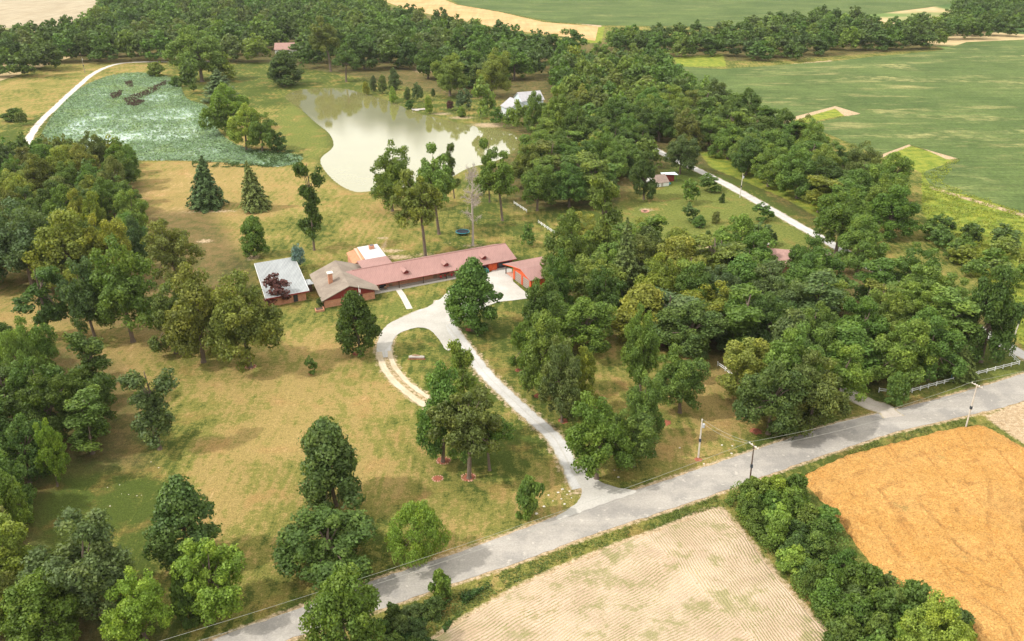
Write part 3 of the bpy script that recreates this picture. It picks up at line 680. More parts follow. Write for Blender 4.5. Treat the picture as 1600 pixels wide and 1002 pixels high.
def garage():
    f = WF
    t = empty('garage', f.p(54, -12, 0)); tag(t, 'bright orange red garage with two grey doors and pink metal roof by the gravel yard', 'garage')
    a0, a1 = 47.4, 62.5; bR, bL, bp = -19.4, -8.6, -14.2
    m = MB()
    m.hexa([f.p(a0,bR,0), f.p(a1,bR,0), f.p(a1,bL,0), f.p(a0,bL,0), f.p(a0,bR,3.6), f.p(a1,bR,3.6), f.p(a1,bL,3.9), f.p(a0,bL,3.9)])
    m.poly([f.p(a0,bR,3.6), f.p(a0,bL,3.9), f.p(a0,bp,5.0)]); m.poly([f.p(a1,bR,3.6), f.p(a1,bL,3.9), f.p(a1,bp,5.0)]); m.build('wall', M['red_bright'], t)
    for b0, b1 in ((-18.6,-14.9), (-13.7,-10.0)):
        m = MB(); f.box(m, a0 - .06, a0 - .004, b0, b1, .02, 3.0); d = m.build('garage_door', M['door_grey'], t)
        m = MB()
        for k in range(1, 5): f.box(m, a0 - .085, a0 - .063, b0 + .02, b1 - .02, k * .6 - .02, k * .6 + .02)
        m.build('door_seam', M['dark_wood'], d)
        m = MB(); f.box(m, a0 - .12, a0 - .004, b1 + .004, b1 + .2, .02, 3.1); m.build('door_post', M['dark_red'], t)
    m = MB(); z1, z2 = 5.15, 3.7
    m.slab([f.p(a0-.7,bR-.7,3.55), f.p(a1+.5,bR-.7,3.55), f.p(a1+.5,bp,z1), f.p(a0-.7,bp,z1)], .14)
    m.slab([f.p(a0-.7,bp+.003,z1), f.p(a1+.5,bp+.003,z1), f.p(a1+.5,bL+.3,4.1), f.p(a0-.7,bL+.3,4.1)], .14)
    rf = m.build('roof', M['pink_roof'], t)
    m = MB(); m.slab([f.p(a0-.7,bL+.303,4.08), f.p(a1+.5,bL+.303,4.08), f.p(a1+.5,-3.2,3.0), f.p(a0-.7,-3.2,3.0)], .12); m.build('lean_to_roof', M['pink_roof'], rf)
    m = MB(); m.poly([f.p(a0-.72,bR-.7,3.35), f.p(a0-.72,bR-.7,3.57), f.p(a0-.72,bp,5.17), f.p(a0-.72,bL+.3,4.12), f.p(a0-.72,-3.2,3.02), f.p(a0-.72,-3.2,2.78), f.p(a0-.72,bL+.3,3.86), f.p(a0-.72,bp,4.93)]); m.build('barge_board', M['red_bright'], rf)
    for a in (a0 - .2, a0 + 5, a0 + 10):
        m = MB(); f.box(m, a, a + .25, -4.2, -3.95, 0, 2.95); m.build('lean_to_post', M['dark_wood'], t)
    m = MB(); f.box(m, a0, a1, bL + .3, -3.6, .02, .12); m.build('lean_to_floor', M['pink_stone'], t)
garage()

def gable_block(t, f, a0, a1, b0, b1, ze, zr, wall, roof, along='a', over=.4, gmat=None, wname='wall', rname='roof'):
    m = MB(); f.box(m, a0, a1, b0, b1, 0, ze); m.build(wname, wall, t); g = MB(); g2 = MB(); m = MB()
    if along == 'a':
        bm = (b0 + b1) / 2
        g.poly([f.p(a0,b0,ze), f.p(a0,b1,ze), f.p(a0,bm,zr)]); g2.poly([f.p(a1,b0,ze), f.p(a1,b1,ze), f.p(a1,bm,zr)])
        m.slab([f.p(a0-over,b0-over,ze-.1), f.p(a1+over,b0-over,ze-.1), f.p(a1+over,bm,zr+.1), f.p(a0-over,bm,zr+.1)], .15)
        m.slab([f.p(a0-over,bm+.003,zr+.1), f.p(a1+over,bm+.003,zr+.1), f.p(a1+over,b1+over,ze-.1), f.p(a0-over,b1+over,ze-.1)], .15)
    else:
        am = (a0 + a1) / 2
        g.poly([f.p(a0,b0,ze), f.p(a1,b0,ze), f.p(am,b0,zr)]); g2.poly([f.p(a0,b1,ze), f.p(a1,b1,ze), f.p(am,b1,zr)])
        m.slab([f.p(a0-over,b0-over,ze-.1), f.p(am,b0-over,zr+.1), f.p(am,b1+over,zr+.1), f.p(a0-over,b1+over,ze-.1)], .15)
        m.slab([f.p(am+.003,b0-over,zr+.1), f.p(a1+over,b0-over,ze-.1), f.p(a1+over,b1+over,ze-.1), f.p(am+.003,b1+over,zr+.1)], .15)
    g.build('gable', gmat or wall, t); g2.build('gable', gmat or wall, t); return m.build(rname, roof, t)
def win(t, f, a0, a1, b, z0, z1):
    m = MB(); f.box(m, a0, a1, b - .08, b - .004, z0, z1); w_ = m.build('window', M['white_paint'], t)
    m = MB(); f.box(m, a0 + .1, a1 - .1, b - .11, b - .083, z0 + .1, z1 - .1); m.build('pane', M['dark_glass'], w_)

# pale house beyond the pond
o = G(792, 186); a_ = R(24); f = Frame((o[0] + 2, o[1] + 2), (math.cos(a_), math.sin(a_)), (-math.sin(a_), math.cos(a_)))
t = empty('lake_house', f.p(10, 6, 0)); tag(t, 'pale blue grey house with steep grey shingle roofs among the trees beyond the brown pond', 'house')
gable_block(t, f, 13, 26, 14, 25, 5.4, 9.2, M['pale_blue'], M['shingle_grey'], 'a', .5)
gable_block(t, f, 2, 12.9, 6, 17, 3.4, 7.4, M['pale_blue'], M['shingle_grey'], 'b', .5, wname='front_wall', rname='front_roof')
gable_block(t, f, -3, 1.9, 2, 8, 2.6, 3.6, M['white_paint'], M['white_roof'], 'a', .3, wname='porch_wall', rname='porch_roof')
for x in (4, 8.5, 15, 20): win(t, f, x, x + 1.4, 6 if x < 12 else 14, 1, 2.4)
# brown shed and the awning by the lane
o = G(1024, 293); a_ = R(22); f = Frame(o, (math.cos(a_), math.sin(a_)), (-math.sin(a_), math.cos(a_)))
t = empty('shed', f.p(3, 3, 0)); tag(t, 'small shed with mottled brown roof and white front wall under dark trees', 'shed')
gable_block(t, f, 0, 6.2, 0, 7.5, 1.7, 3.8, M['white_paint'], M['shingle_brown'], 'a', .15)
m = MB(); f.box(m, 2.6, 3.5, -.05, -.004, .1, 1.6); m.build('door', M['weathered'], t)
f2 = Frame(f.p(7.6, 2.5, 0), f.u, f.v)
t = empty('awning', f2.p(2, 2, 0)); tag(t, 'pale aqua flat canopy over a dark stall, right of the brown roofed shed', 'canopy')
m = MB(); m.slab([f2.p(-1.6,3.2,3.3), f2.p(4.6,.6,3.1), f2.p(5.2,4.4,3.2), f2.p(-1.0,5.2,3.4)], .1); m.build('canopy_top', M['pale_blue'], t)
for a, b in ((-.6,3.6), (4.2,1.2), (4.6,4.0), (-.4,4.8)):
    m = MB(); m.tube([f2.p(a,b,0), f2.p(a,b,3.05)], .06, 6); m.build('post', M['dark_metal'], t)
m = MB(); f2.box(m, .6, 4.0, 2.6, 3.9, 0, 2.6); m.build('back_panel', M['dark_red'], t)
o = f2.p(-.4, .2, 0); m = MB(); m.tube([(o[0],o[1],.0), (o[0],o[1],.25), (o[0],o[1],.27)], [1.3,1.4,1.3], 16); p_ = m.build('paddling_pool', M['teal'], None); tag(p_, 'round teal paddling pool on the grass in front of the shed', 'pool')
# brown-roofed brick house under the trees by the east lane
o = G(1203, 424); a_ = R(-14); f = Frame(o, (math.cos(a_), math.sin(a_)), (-math.sin(a_), math.cos(a_)))
t = empty('brick_house', f.p(6, 6, 0)); tag(t, 'low brick house with faded pinkish roof, mostly hidden by trees near the right lane', 'house')
rr = gable_block(t, f, 0, 15, 0, 12, 2.7, 5.2, M['brick'], M['shingle_pink'], 'a', .7)
m = MB(); f.box(m, -1.4, -.75, 5.0, 6.4, 0, 6.6); ch = m.build('chimney', M['brick'], t); m = MB(); f.box(m, -1.55, -.6, 4.85, 6.55, 6.603, 6.75); m.build('chimney_cap', M['stone'], ch)
o = G(1278, 412); f = Frame(o, (math.cos(R(27)), math.sin(R(27))), (-math.sin(R(27)), math.cos(R(27))))
t = empty('carport', f.p(2, 2, 0)); tag(t, 'dark brown roofed carport poking out of trees beside the right hand lane', 'carport')
rr = gable_block(t, f, 0, 5, 0, 6, 2.3, 3.3, M['dark_wood'], M['shingle_brown'], 'a', .3); m = MB(); f.box(m, .6, 4.4, -.06, -.004, .05, 2.0); m.build('opening', M['black_mat'], t)
o = G(1165, 482); f = Frame(o, (math.cos(R(10)), math.sin(R(10))), (-math.sin(R(10)), math.cos(R(10))))
t = empty('cottage', f.p(6, 4, 0)); tag(t, 'cottage with pale pink roof glimpsed through tree crowns, below the brick house', 'house')
gable_block(t, f, 0, 13, 0, 9, 2.6, 4.6, M['brick'], M['shingle_pink'], 'a', .6)
# far house in the wood
o = G(430, 84); f = Frame(o, (1, .12), (-.12, 1)); t = empty('farmhouse', f.p(10, 6, 0)); tag(t, 'pale pinkish roofed farmhouse half hidden in the wood at the top', 'house')
gable_block(t, f, 0, 22, 0, 14, 3, 7, M['white_paint'], M['shingle_pink'], 'a', .6); win(t, f, 3, 5, 0, 1, 2.4); win(t, f, 9, 11, 0, 1, 2.4)
gable_block(t, f, 23, 31, 2, 10, 2.8, 4.6, M['stone'], M['white_roof'], 'a', .4, wname='side_wall', rname='side_roof')

# ------------------------------------------------------------------ fences
def fence(pts, label, spacing=2.6, h=1.15):
    P = [Vector(G(*p)) for p in pts]; t = empty('rail_fence', P[0]); tag(t, label, 'fence', 'white rail fences')
    posts = []
    for a, b in zip(P[:-1], P[1:]):
        n = max(1, round((b - a).length / spacing))
        for k in range(n): posts.append(a.lerp(b, k / n))
    posts.append(P[-1])
    rnd = random.Random(len(posts))
    for p in posts:
        m = MB(); m.box(p.x - .085, p.x + .085, p.y - .085, p.y + .085, 0, h + rnd.uniform(-.03, .03)); m.hexa([(p.x-.1,p.y-.1,h), (p.x+.1,p.y-.1,h), (p.x+.1,p.y+.1,h), (p.x-.1,p.y+.1,h), (p.x-.03,p.y-.03,h+.08), (p.x+.03,p.y-.03,h+.08), (p.x+.03,p.y+.03,h+.08), (p.x-.03,p.y+.03,h+.08)])
        m.build('post', M['white_paint'], t)
    for z in (.5, .95):
        m = MB()
        for a, b in zip(P[:-1], P[1:]):
            d = (b - a).normalized(); n = Vector((-d.y, d.x, 0)) * .035
            m.hexa([a-n+Vector((0,0,z-.07)), b-n+Vector((0,0,z-.07)), b+n+Vector((0,0,z-.07)), a+n+Vector((0,0,z-.07)), a-n+Vector((0,0,z+.07)), b-n+Vector((0,0,z+.07)), b+n+Vector((0,0,z+.07)), a+n+Vector((0,0,z+.07))])
        m.build('rail', M['white_paint'], t)
fence([(1373,613),(1412,617),(1475,600),(1592,570),(1577,556)], 'longest white rail fence, along the road verge with a corner at the right lane')
fence([(841,349),(866,366)], 'short white rail fence on the lawn behind the orange red garage')
fence([(803,319),(823,332)], 'short white rail fence under the tall trees, up left from the one behind the garage')
fence([(1055,252),(1073,264)], 'white rail fence beside the lane near the brown shed')
fence([(1121,572),(1133,580),(1146,592)], 'white rail fence in the shade between the oaks, above the pale utility pole')
fence([(1226,657),(1240,667)], 'short white rail fence at the foot of the roadside oaks, left of the side drive')
fence([(1286,650),(1300,645)], 'scrap of white rail fence seen through leaves, just left of the side drive')
fence([(976,455),(986,462)], 'small white rail fence under the tall pine near the garage')

# ------------------------------------------------------------------ poles and wires
def pole(x, y, ytop, lean, label, kind='cross', mat='pole_wood', r=.15):
    b = Vector(G(x, y)); h = height_at(b.x, b.y, ytop); t = empty('utility_pole', b); tag(t, label, 'utility pole', 'utility poles')
    top = b + Vector((lean, 0, h))
    m = MB(); m.tube([b, b.lerp(top, .5), top], [r * 1.15, r, r * .75], 10); m.build('pole', M[mat], t)
    hw = []
    if kind == 'cross':
        c = b.lerp(top, .975); d = Vector((.45, -.9, 0)).normalized(); n = Vector((-d.y, d.x, 0)) * .06
        a0, a1 = c - d * 1.3, c + d * 1.3; m = MB()
        m.hexa([a0-n, a1-n, a1+n, a0+n, a0-n+Vector((0,0,.13)), a1-n+Vector((0,0,.13)), a1+n+Vector((0,0,.13)), a0+n+Vector((0,0,.13))]); m.build('crossarm', M['pale_pole'], t)
        for q in (-1.15, -.5, .55, 1.15):
            p = c + d * q + Vector((0, 0, .13)); m = MB(); m.tube([p, p + Vector((0,0,.12)), p + Vector((0,0,.22))], [.05,.09,.04], 8); m.build('insulator', M['tank_white'], t); hw.append(p + Vector((0,0,.2)))
    else:
        c = b.lerp(top, .84) + Vector((.38, -.1, 0)); m = MB(); m.tube([c - Vector((0,0,.45)), c - Vector((0,0,.4)), c + Vector((0,0,.4)), c + Vector((0,0,.45))], [.2,.26,.26,.2], 12); m.build('transformer', M['metal_grey'], t)
        hw = [top, c + Vector((0,0,.45))]
    p = b.lerp(top, .47); m = MB(); m.box(p.x - .2, p.x + .2, p.y - .24, p.y + .2, p.z - .35, p.z + .35); m.build('meter_box', M['dark_metal'], t)
    return hw
hA = pole(1171, 756, 696, -.1, 'dark wooden utility pole with crossarm between the road and the roadside shrubs', r=.13, mat='dark_wood')
hB = pole(1509, 668, 601, .2, 'weathered utility pole with crossarm on the verge by the golden wheat', mat='pale_pole')
hC = pole(1091, 716, 655, 0, 'pale transformer pole standing on the lawn across the road', 'tr', 'pale_pole', r=.17)
hD = pole(1156, 309, 271, .2, 'pale transformer pole beside the upper right lane', 'tr', 'pale_pole')
pole(133, 115, 89, -.3, 'thin utility pole beside the curved lane above the lily pond', 'tr', 'pole_wood', r=.17)
hE = pole(1585, 526, 478, .6, 'utility pole in yellow weeds at the right edge', 'tr', 'pale_pole')
def wire(a, b, sag, label, r=.022):
    m = MB(); n = 16; P = [a.lerp(b, k / n) - Vector((0,0,sag * 4 * (k/n) * (1 - k/n))) for k in range(n + 1)]
    m.tube(P, r, 5); o_ = m.build('power_line', M['wire'], None); tag(o_, label, 'power line', 'overhead power lines')
far1 = Vector(G(60, 1068, 8.3)); far2 = Vector(G(1960, 530)) + Vector((0,0,9))
d_ = Vector((.45, -.9, 0)).normalized()
nm_ = ('farthest', None, None, 'nearest')
for i, nm in ((0, 'outer'), (3, 'inner')):
    q = d_ * (-1.15 if i == 0 else 1.15)
    side = 'far side wire' if i == 0 else 'road side wire'
    wire(far1 + q, hA[i], 1.6, f'{side} running from the dark crossarm pole to the bottom left', .022)
    wire(hA[i], hB[i], 1.3, f'{side} between the dark crossarm pole and the weathered one', .022)
    wire(hB[i], far2 + q, 1.4, f'{side} leaving the weathered crossarm pole towards the right', .022)
wire(hC[0], hA[0], .6, 'upper service wire slanting from the lawn transformer pole to the road pole', .02)
wire(hC[1], hA[1], .9, 'lower service wire slanting from the lawn transformer pole to the road pole', .02)

# ------------------------------------------------------------------ things in the yard
def trampoline(x, y, label):
    b = Vector(G(x, y)); t = empty('trampoline', b); tag(t, label, 'trampoline'); rr = 2.3
    m = MB(); n = 32; ring = [b + Vector((math.cos(2*math.pi*k/n) * rr, math.sin(2*math.pi*k/n) * rr, .95)) for k in range(n + 1)]
    m.tube(ring, .14, 6, False); m.build('rim', M['teal'], t)
    m = MB(); m.poly([b + Vector((math.cos(2*math.pi*k/n) * rr * .93, math.sin(2*math.pi*k/n) * rr * .93, .93)) for k in range(n)]); m.build('mat', M['black_mat'], t)
    for k in range(6):
        an = 2*math.pi*k/6 + .3; p = b + Vector((math.cos(an) * rr, math.sin(an) * rr, 0)); m = MB(); m.tube([p, p + Vector((0,0,.93))], .04, 6); m.build('leg', M['dark_metal'], t)
        m = MB(); m.tube([p + Vector((0,0,1.1)), p + Vector((0,0,2.5))], .05, 6); m.build('net_pole', M['dark_metal'], t)
trampoline(723, 366, 'round trampoline with blue green rim beside the dead tree')
def mulch_ring(x, y, r, label, stones=0):
    b = Vector(G(x, y)); rnd = random.Random(int(x * 7 + y)); t = empty('mulch_bed', b); tag(t, label, 'mulch bed', 'red mulch rings on the lawn')
    n = 26; m = MB(); V = [b + Vector((0, 0, .16))]
    for rr, z in ((.55, .15), (1.0, .03)):
        for k in range(n): a = 2*math.pi*k/n; q = r * rr * rnd.uniform(.72, 1.12); V.append(b + Vector((math.cos(a) * q, math.sin(a) * q, z)))
    m.v = [tuple(v) for v in V]
    for k in range(n):
        k2 = (k + 1) % n; m.f.append([0, 1 + k, 1 + k2]); m.f.append([1 + k, 1 + n + k, 1 + n + k2, 1 + k2])
    m.build('mulch', M['mulch'], t)
    m = MB()
    for k in range(stones):
        a = 2*math.pi*k/stones + rnd.uniform(-.1, .1); c = b + Vector((math.cos(a) * r, math.sin(a) * r, 0)); s_ = rnd.uniform(.10, .2)
        m.hexa([c + Vector((-s_,-s_,0)), c + Vector((s_,-s_*.8,0)), c + Vector((s_*.9,s_,0)), c + Vector((-s_,s_*.7,0)), c + Vector((-s_*.6,-s_*.6,s_)), c + Vector((s_*.6,-s_*.5,s_*1.1)), c + Vector((s_*.5,s_*.6,s_)), c + Vector((-s_*.6,s_*.4,s_*.9))])
    if stones: m.build('edging_stones', M['pink_stone'], t)
for x, y, r, lab, s_ in [(732,746,1.35,'red mulch ring round the pale trunk of the big driveway oak',16), (693,720,1.35,'red mulch ring up left of the pale oak trunk',16), (684,748,1.0,'empty red mulch ring without a tree, left of the pale oak trunk',12),
    (556,553,1.1,'red mulch patch at the foot of the tree below the house front',0), (487,584,.8,'small mulch spot under the little young tree on the dry lawn',0), (880,658,1.2,'red mulch at the foot of the row of maples right of the driveway',0),
    (843,619,1.2,'red mulch patch behind the lower driveway maple',0), (811,579,1.0,'small red mulch patch beside the lawn strip right of the driveway',0), (1040,661,1.3,'red mulch patch right of the twin maples',0), (1032,539,1.2,'red mulch patch in the deep shade of the grove',0), (1181,674,1.4,'red mulch patch under the roadside oaks',0), (735,515,1.4,'tan mulch ring under the dense tree at the yard',0), (392,573,1.2,'pale ring of chips round the trunk at the edge of the left grove',14), (1091,718,.9,'red earth patch at the foot of the pale pole',0)]:
    mulch_ring(x, y, r, lab, s_)
# hollow log planter in the drive loop
b = Vector(G(651, 560)); t = empty('log_planter', b); tag(t, 'weathered hollow log planter lying in the grass of the driveway loop', 'planter')
m = MB(); m.tube([b + Vector((-1.9,.05,.30)), b + Vector((-1.2,.1,.36)), b + Vector((0,0,.38)), b + Vector((1.1,-.1,.36)), b + Vector((1.9,-.05,.30))], [.30,.42,.40,.42,.34], 12); m.build('log', M['weathered'], t)
m = MB(); m.tube([b + Vector((1.91,-.05,.30)), b + Vector((1.93,-.05,.30))], [.24,.24], 12); m.build('hollow_end', M['dark_wood'], t)
m = MB(); m.tube([b + Vector((-1.1,.08,.72)), b + Vector((-.3,.03,.80)), b + Vector((.9,-.08,.74))], [.16,.26,.15], 8); m.build('soil', M['wood'], t)
m = MB(); m.box(b.x-2.1, b.x+2.2, b.y-.75, b.y-.45, .0, .12); m.build('edging', M['mulch'], t)
# flagpole by the front gable
b = Vector(SF.p(1.3, -5.6, 0)); t = empty('flagpole', b); tag(t, 'short flagpole with furled striped flag in front of the dark red gable', 'flagpole')
m = MB(); m.tube([b, b + Vector((0,0,5.6))], .05, 8); m.build('pole', M['white_paint'], t)
for k, (mt, dx) in enumerate((('white_paint', 0), ('cloth_red', .13), ('white_paint', .26))):
    m = MB(); c = b + Vector((.1 + dx, -.05, 0)); m.tube([c + Vector((0,0,4.6)), c + Vector((.03,0,3.8)), c + Vector((-.02,0,2.9 + k * .2))], [.05,.10,.03], 6); m.build('flag', M[mt], t)
# white tank, planter, fire ring, dock, yard lamp
b = Vector(G(868, 388)); t = empty('gas_tank', b); tag(t, 'white horizontal gas tank on the lawn behind the garage', 'gas tank')
d = Vector((.55, -.83, 0)); m = MB(); m.tube([b + d*-1.35 + Vector((0,0,.85)), b + d*-1.25 + Vector((0,0,.85)), b + d*-1.0 + Vector((0,0,.85)), b + d*1.0 + Vector((0,0,.85)), b + d*1.25 + Vector((0,0,.85)), b + d*1.35 + Vector((0,0,.85))], [.15,.4,.52,.52,.4,.15], 16); m.build('tank', M['tank_white'], t, True)
for s_ in (-.7, .7):
    c = b + d * s_; m = MB(); m.box(c.x-.3, c.x+.3, c.y-.1, c.y+.1, 0, .4); m.build('leg', M['concrete'], t)
m = MB(); m.tube([b + Vector((0,0,1.35)), b + Vector((0,0,1.6))], .16, 10); m.build('valve_dome', M['metal_grey'], t)
b = Vector(G(1008, 331)); t = empty('fire_pit', b); tag(t, 'stone fire pit with dark ash on the upper right lawn', 'fire pit')
m = MB(); m.tube([b, b + Vector((0,0,.06))], 1.0, 16); m.build('ash', M['dark_wood'], t); m = MB()
for k in range(13):
    a = 2*math.pi*k/13; c = b + Vector((math.cos(a)*1.25, math.sin(a)*1.25, 0)); m.box(c.x-.26, c.x+.26, c.y-.22, c.y+.22, 0, .3 + .06*(k%3))
m.build('stone_ring', M['pink_stone'], t)
m = MB(); m.tube([b + Vector((-.6,.1,.12)), b + Vector((.5,.4,.5))], .1, 6); m.tube([b + Vector((.5,-.3,.12)), b + Vector((-.4,.5,.5))], .1, 6); m.build('charred_logs', M['dark_wood'], t)
b = Vector(G(654, 172)); t = empty('dock', b); tag(t, 'small weathered grey dock on the far bank of the brown pond', 'dock')
fd = Frame((b.x, b.y), (.96, .28), (-.28, .96))
m = MB(); fd.box(m, -3.6, 3.6, -1.6, 1.6, .25, .42); m.build('deck', M['weathered'], t)
m = MB(); fd.box(m, -2.4, -.2, -3.4, -1.603, .25, .42); m.build('ramp', M['weathered'], t)
for a, b_ in ((-3.4,-1.4), (3.4,-1.4), (3.4,1.4), (-3.4,1.4)):
    m = MB(); m.tube([fd.p(a,b_,-1.2), fd.p(a,b_,.9)], .12, 6); m.build('post', M['weathered'], t)
b = Vector(G(1485, 597)); t = empty('yard_lamp', b); tag(t, 'curved blue green yard lamp behind the white fence by the conifer', 'lamp')
m = MB(); m.tube([b, b + Vector((0,0,2.4)), b + Vector((.25,0,3.0)), b + Vector((.7,0,3.1))], .06, 8); m.build('post', M['teal'], t)
m = MB(); m.tube([b + Vector((.75,0,3.2)), b + Vector((.75,0,3.05)), b + Vector((.75,0,2.85))], [.12,.3,.36], 12); m.build('lamp_shade', M['pale_blue'], t)
# porch furniture
def chair(a, b, mat, label, rz=0):
    p = Vector(WF.p(a, b, .14)); t = empty('patio_chair', p); tag(t, label, 'chair', 'chairs on the porch')
    f_ = Frame((p.x, p.y), (math.cos(UA+rz), math.sin(UA+rz)), (-math.sin(UA+rz), math.cos(UA+rz)))
    m = MB(); f_.box(m, -.3, .3, -.3, .3, .54, .62); m.build('seat', mat, t)
    m = MB(); m.hexa([f_.p(-.3,.24,.62), f_.p(.3,.24,.62), f_.p(.3,.31,.62), f_.p(-.3,.31,.62), f_.p(-.3,.36,1.15), f_.p(.3,.36,1.15), f_.p(.3,.43,1.15), f_.p(-.3,.43,1.15)]); m.build('backrest', mat, t)
    for x_, y_ in ((-.27,-.27), (.27,-.27), (.27,.27), (-.27,.27)):
        m = MB(); m.tube([f_.p(x_,y_,.14), f_.p(x_,y_,.54)], .03, 6); m.build('leg', M['dark_metal'], t)
chair(28.2, .9, M['cloth_red'], 'leftmost red patio chair at the dark doorway of the porch')
chair(29.8, 1.2, M['cloth_red'], 'red patio chair in the middle of the three on the porch', .4)
chair(31.6, .9, M['cloth_red'], 'rightmost red patio chair on the porch, beside the dense tree', -.3)
chair(10.6, .6, M['wood'], 'wooden patio chair at the left end of the porch', .2)
# raised brick planter at the house corner
b = Vector(SF.p(-9.8, -4.2, 0)); t = empty('corner_planter', b); tag(t, 'low brick edged planter at the front left corner of the shingled house end', 'planter')
m = MB()
for q in ((-1.4,-1.2,-1.2,1.0), (.8,1.0,-1.2,1.0)): SF.box(m, -9.8+q[0], -9.8+q[1], -4.4+q[2], -4.4+q[3], 0, .55)
SF.box(m, -11.0 + .002, -9.0 - .002, -5.6, -5.4, 0, .55); m.build('brick_edge', M['brick'], t)
m = MB(); SF.box(m, -10.99, -9.01, -5.39, -3.4, 0, .4); m.build('soil', M['dark_wood'], t)
# blue cover at the wing entry
m = MB(); WF.box(m, 40.6, 43.2, -.9, .3, .14, 1.0); WF.box(m, 40.9, 42.9, -.7, .1, 1.001, 1.35); o_ = m.build('covered_spa', M['teal'], None); tag(o_, 'blue green covered box beside the bright red entry bay of the long house', 'spa')
# loose stones
rs_ = random.Random(5)
def stones(spots, label, name, mat, smin, smax):
    for i, (x, y) in enumerate(spots):
        c = Vector(G(x, y)); s_ = rs_.uniform(smin, smax); m = MB(); n = 7; V = []
        for zz, rr in ((0, 1), (.45, .95), (.8, .5)):
            for k in range(n): a = 2*math.pi*k/n; q = s_ * rr * rs_.uniform(.75, 1.15); V.append((c.x + math.cos(a)*q, c.y + math.sin(a)*q*.8, zz * s_ * .8))
        m.v = V; m.f = [[r_*n+k, r_*n+(k+1)%n, (r_+1)*n+(k+1)%n, (r_+1)*n+k] for r_ in range(2) for k in range(n)] + [[2*n+k for k in range(n)]]
        o_ = m.build(name, mat, None); tag(o_, label, 'stone', label)
stones([(872,770),(879,765),(886,773),(893,778),(877,780),(864,783),(890,768),(850,792),(838,803),(857,774),(826,806),(882,788)], 'pale broken stone in the verge left of the driveway mouth', 'stone', M['stone'], .14, .32)
stones([(168,762),(187,758),(190,772),(201,773),(214,775),(172,791),(221,774),(236,722),(248,731),(175,566)], 'small pale stone in the shaded grass at the left', 'stone', M['stone'], .08, .16)
stones([(1144,697),(1128,696),(1143,709),(960,715+20),(1062,700),(966,746),(1100,725)], 'small pale stone in the dry grass round the lawn transformer pole', 'stone', M['stone'], .15, .28)
# ------------------------------------------------------------------ trees: prototypes
def leaf_quads(C, N, size, aspect, r_):
    """C centres, N normals -> quads"""
    n = len(C); ref = r_.normal(size=(n, 3)); T = np.cross(N, ref); T /= np.linalg.norm(T, axis=1)[:, None] + 1e-9; B = np.cross(N, T)
    s = size[:, None]; a = T * s * .5; b = B * s * .5 * aspect
    V = np.empty((n, 4, 3)); V[:, 0] = C - a; V[:, 1] = C - b * 1.0 + a * .1; V[:, 2] = C + a; V[:, 3] = C + b * 1.0 + a * .1
    F = np.arange(n * 4).reshape(n, 4)
    return V.reshape(-1, 3), F
def blobs_to_mesh(name, B, per, lsize, r_, mat='leaf', flat=.75, cl=None, jitter=.55, aspect=.8, droop=0.0, core=True):
    """B: list of (x,y,z,r). Leaf clumps on each blob's shell"""
    Cs = []; Ns = []; Sz = []; LV = []; CV = []
    Barr = np.array(B)
    for i, (x, y, z, r) in enumerate(B):
        n = max(8, int(per * (r / Barr[:, 3].mean()) ** 2))
        d = r_.normal(size=(n, 3)); d[:, 2] += .35; d /= np.linalg.norm(d, axis=1)[:, None]
        rad = r * (1 + r_.normal(0, .13, n)); rad[: n // 6] *= r_.random(n // 6) * .7 + .25
        P = np.stack([x + d[:, 0] * rad, y + d[:, 1] * rad, z + d[:, 2] * rad * flat - droop * np.abs(r_.random(n)) * r], 1)
        # second-level lumps, so one clump is itself uneven
        lump = np.sin(P[:, 0] * 3.1 + i) * np.sin(P[:, 1] * 2.7 + 2 * i) * np.sin(P[:, 2] * 3.3 + i * .7); P += d * (lump * .34 * min(1, r))[:, None]
        N = d + r_.normal(0, jitter, (n, 3)); N /= np.linalg.norm(N, axis=1)[:, None]
        Cs.append(P); Ns.append(N); Sz.append(lsize * r_.uniform(.65, 1.35, n)); LV.append(np.clip(r_.normal(.5, .22, n), 0, 1))
        CV.append(np.full(n, (r_.random() ** 2.2) * .75))
    C = np.vstack(Cs); N = np.vstack(Ns); V, F = leaf_quads(C, N, np.concatenate(Sz), aspect, r_)
    me = raw_mesh(name, V, F, M[mat]); fattr(me, 'leafv', np.concatenate(LV), 'FACE'); fattr(me, 'clumpv', np.concatenate(CV), 'FACE')
    return me
def trunk_mesh(name, H, r0, top, limbs, r_, mat='bark', forks=None):
    m = MB(); P = [(0,0,-.3), (r_.normal(0,.1), r_.normal(0,.1), top * .35), (r_.normal(0,.25), r_.normal(0,.25), top * .7), (r_.normal(0,.3), r_.normal(0,.3), top)]
    m.tube([(0,0,-.2), (0,0,.5)] + P[1:], [r0 * 1.6, r0 * 1.05, r0 * .85, r0 * .6, r0 * .22], 8)
    for (x, y, z, r) in limbs:
        f = r_.uniform(.30, .62); s = Vector(P[1]).lerp(Vector(P[3]), f); e = Vector((x, y, z)); mid = s.lerp(e, .5) + Vector((0, 0, abs(z - s.z) * .10 + .2))
        m.tube([s, mid, e], [r0 * .42, r0 * .26, r0 * .07], 5)
    return raw_mesh(name, m.v, m.f, M[mat])
PROTO = {}
def add_proto(kind, crown, trunk, Rr, H): PROTO.setdefault(kind, []).append((crown, trunk, Rr, H))
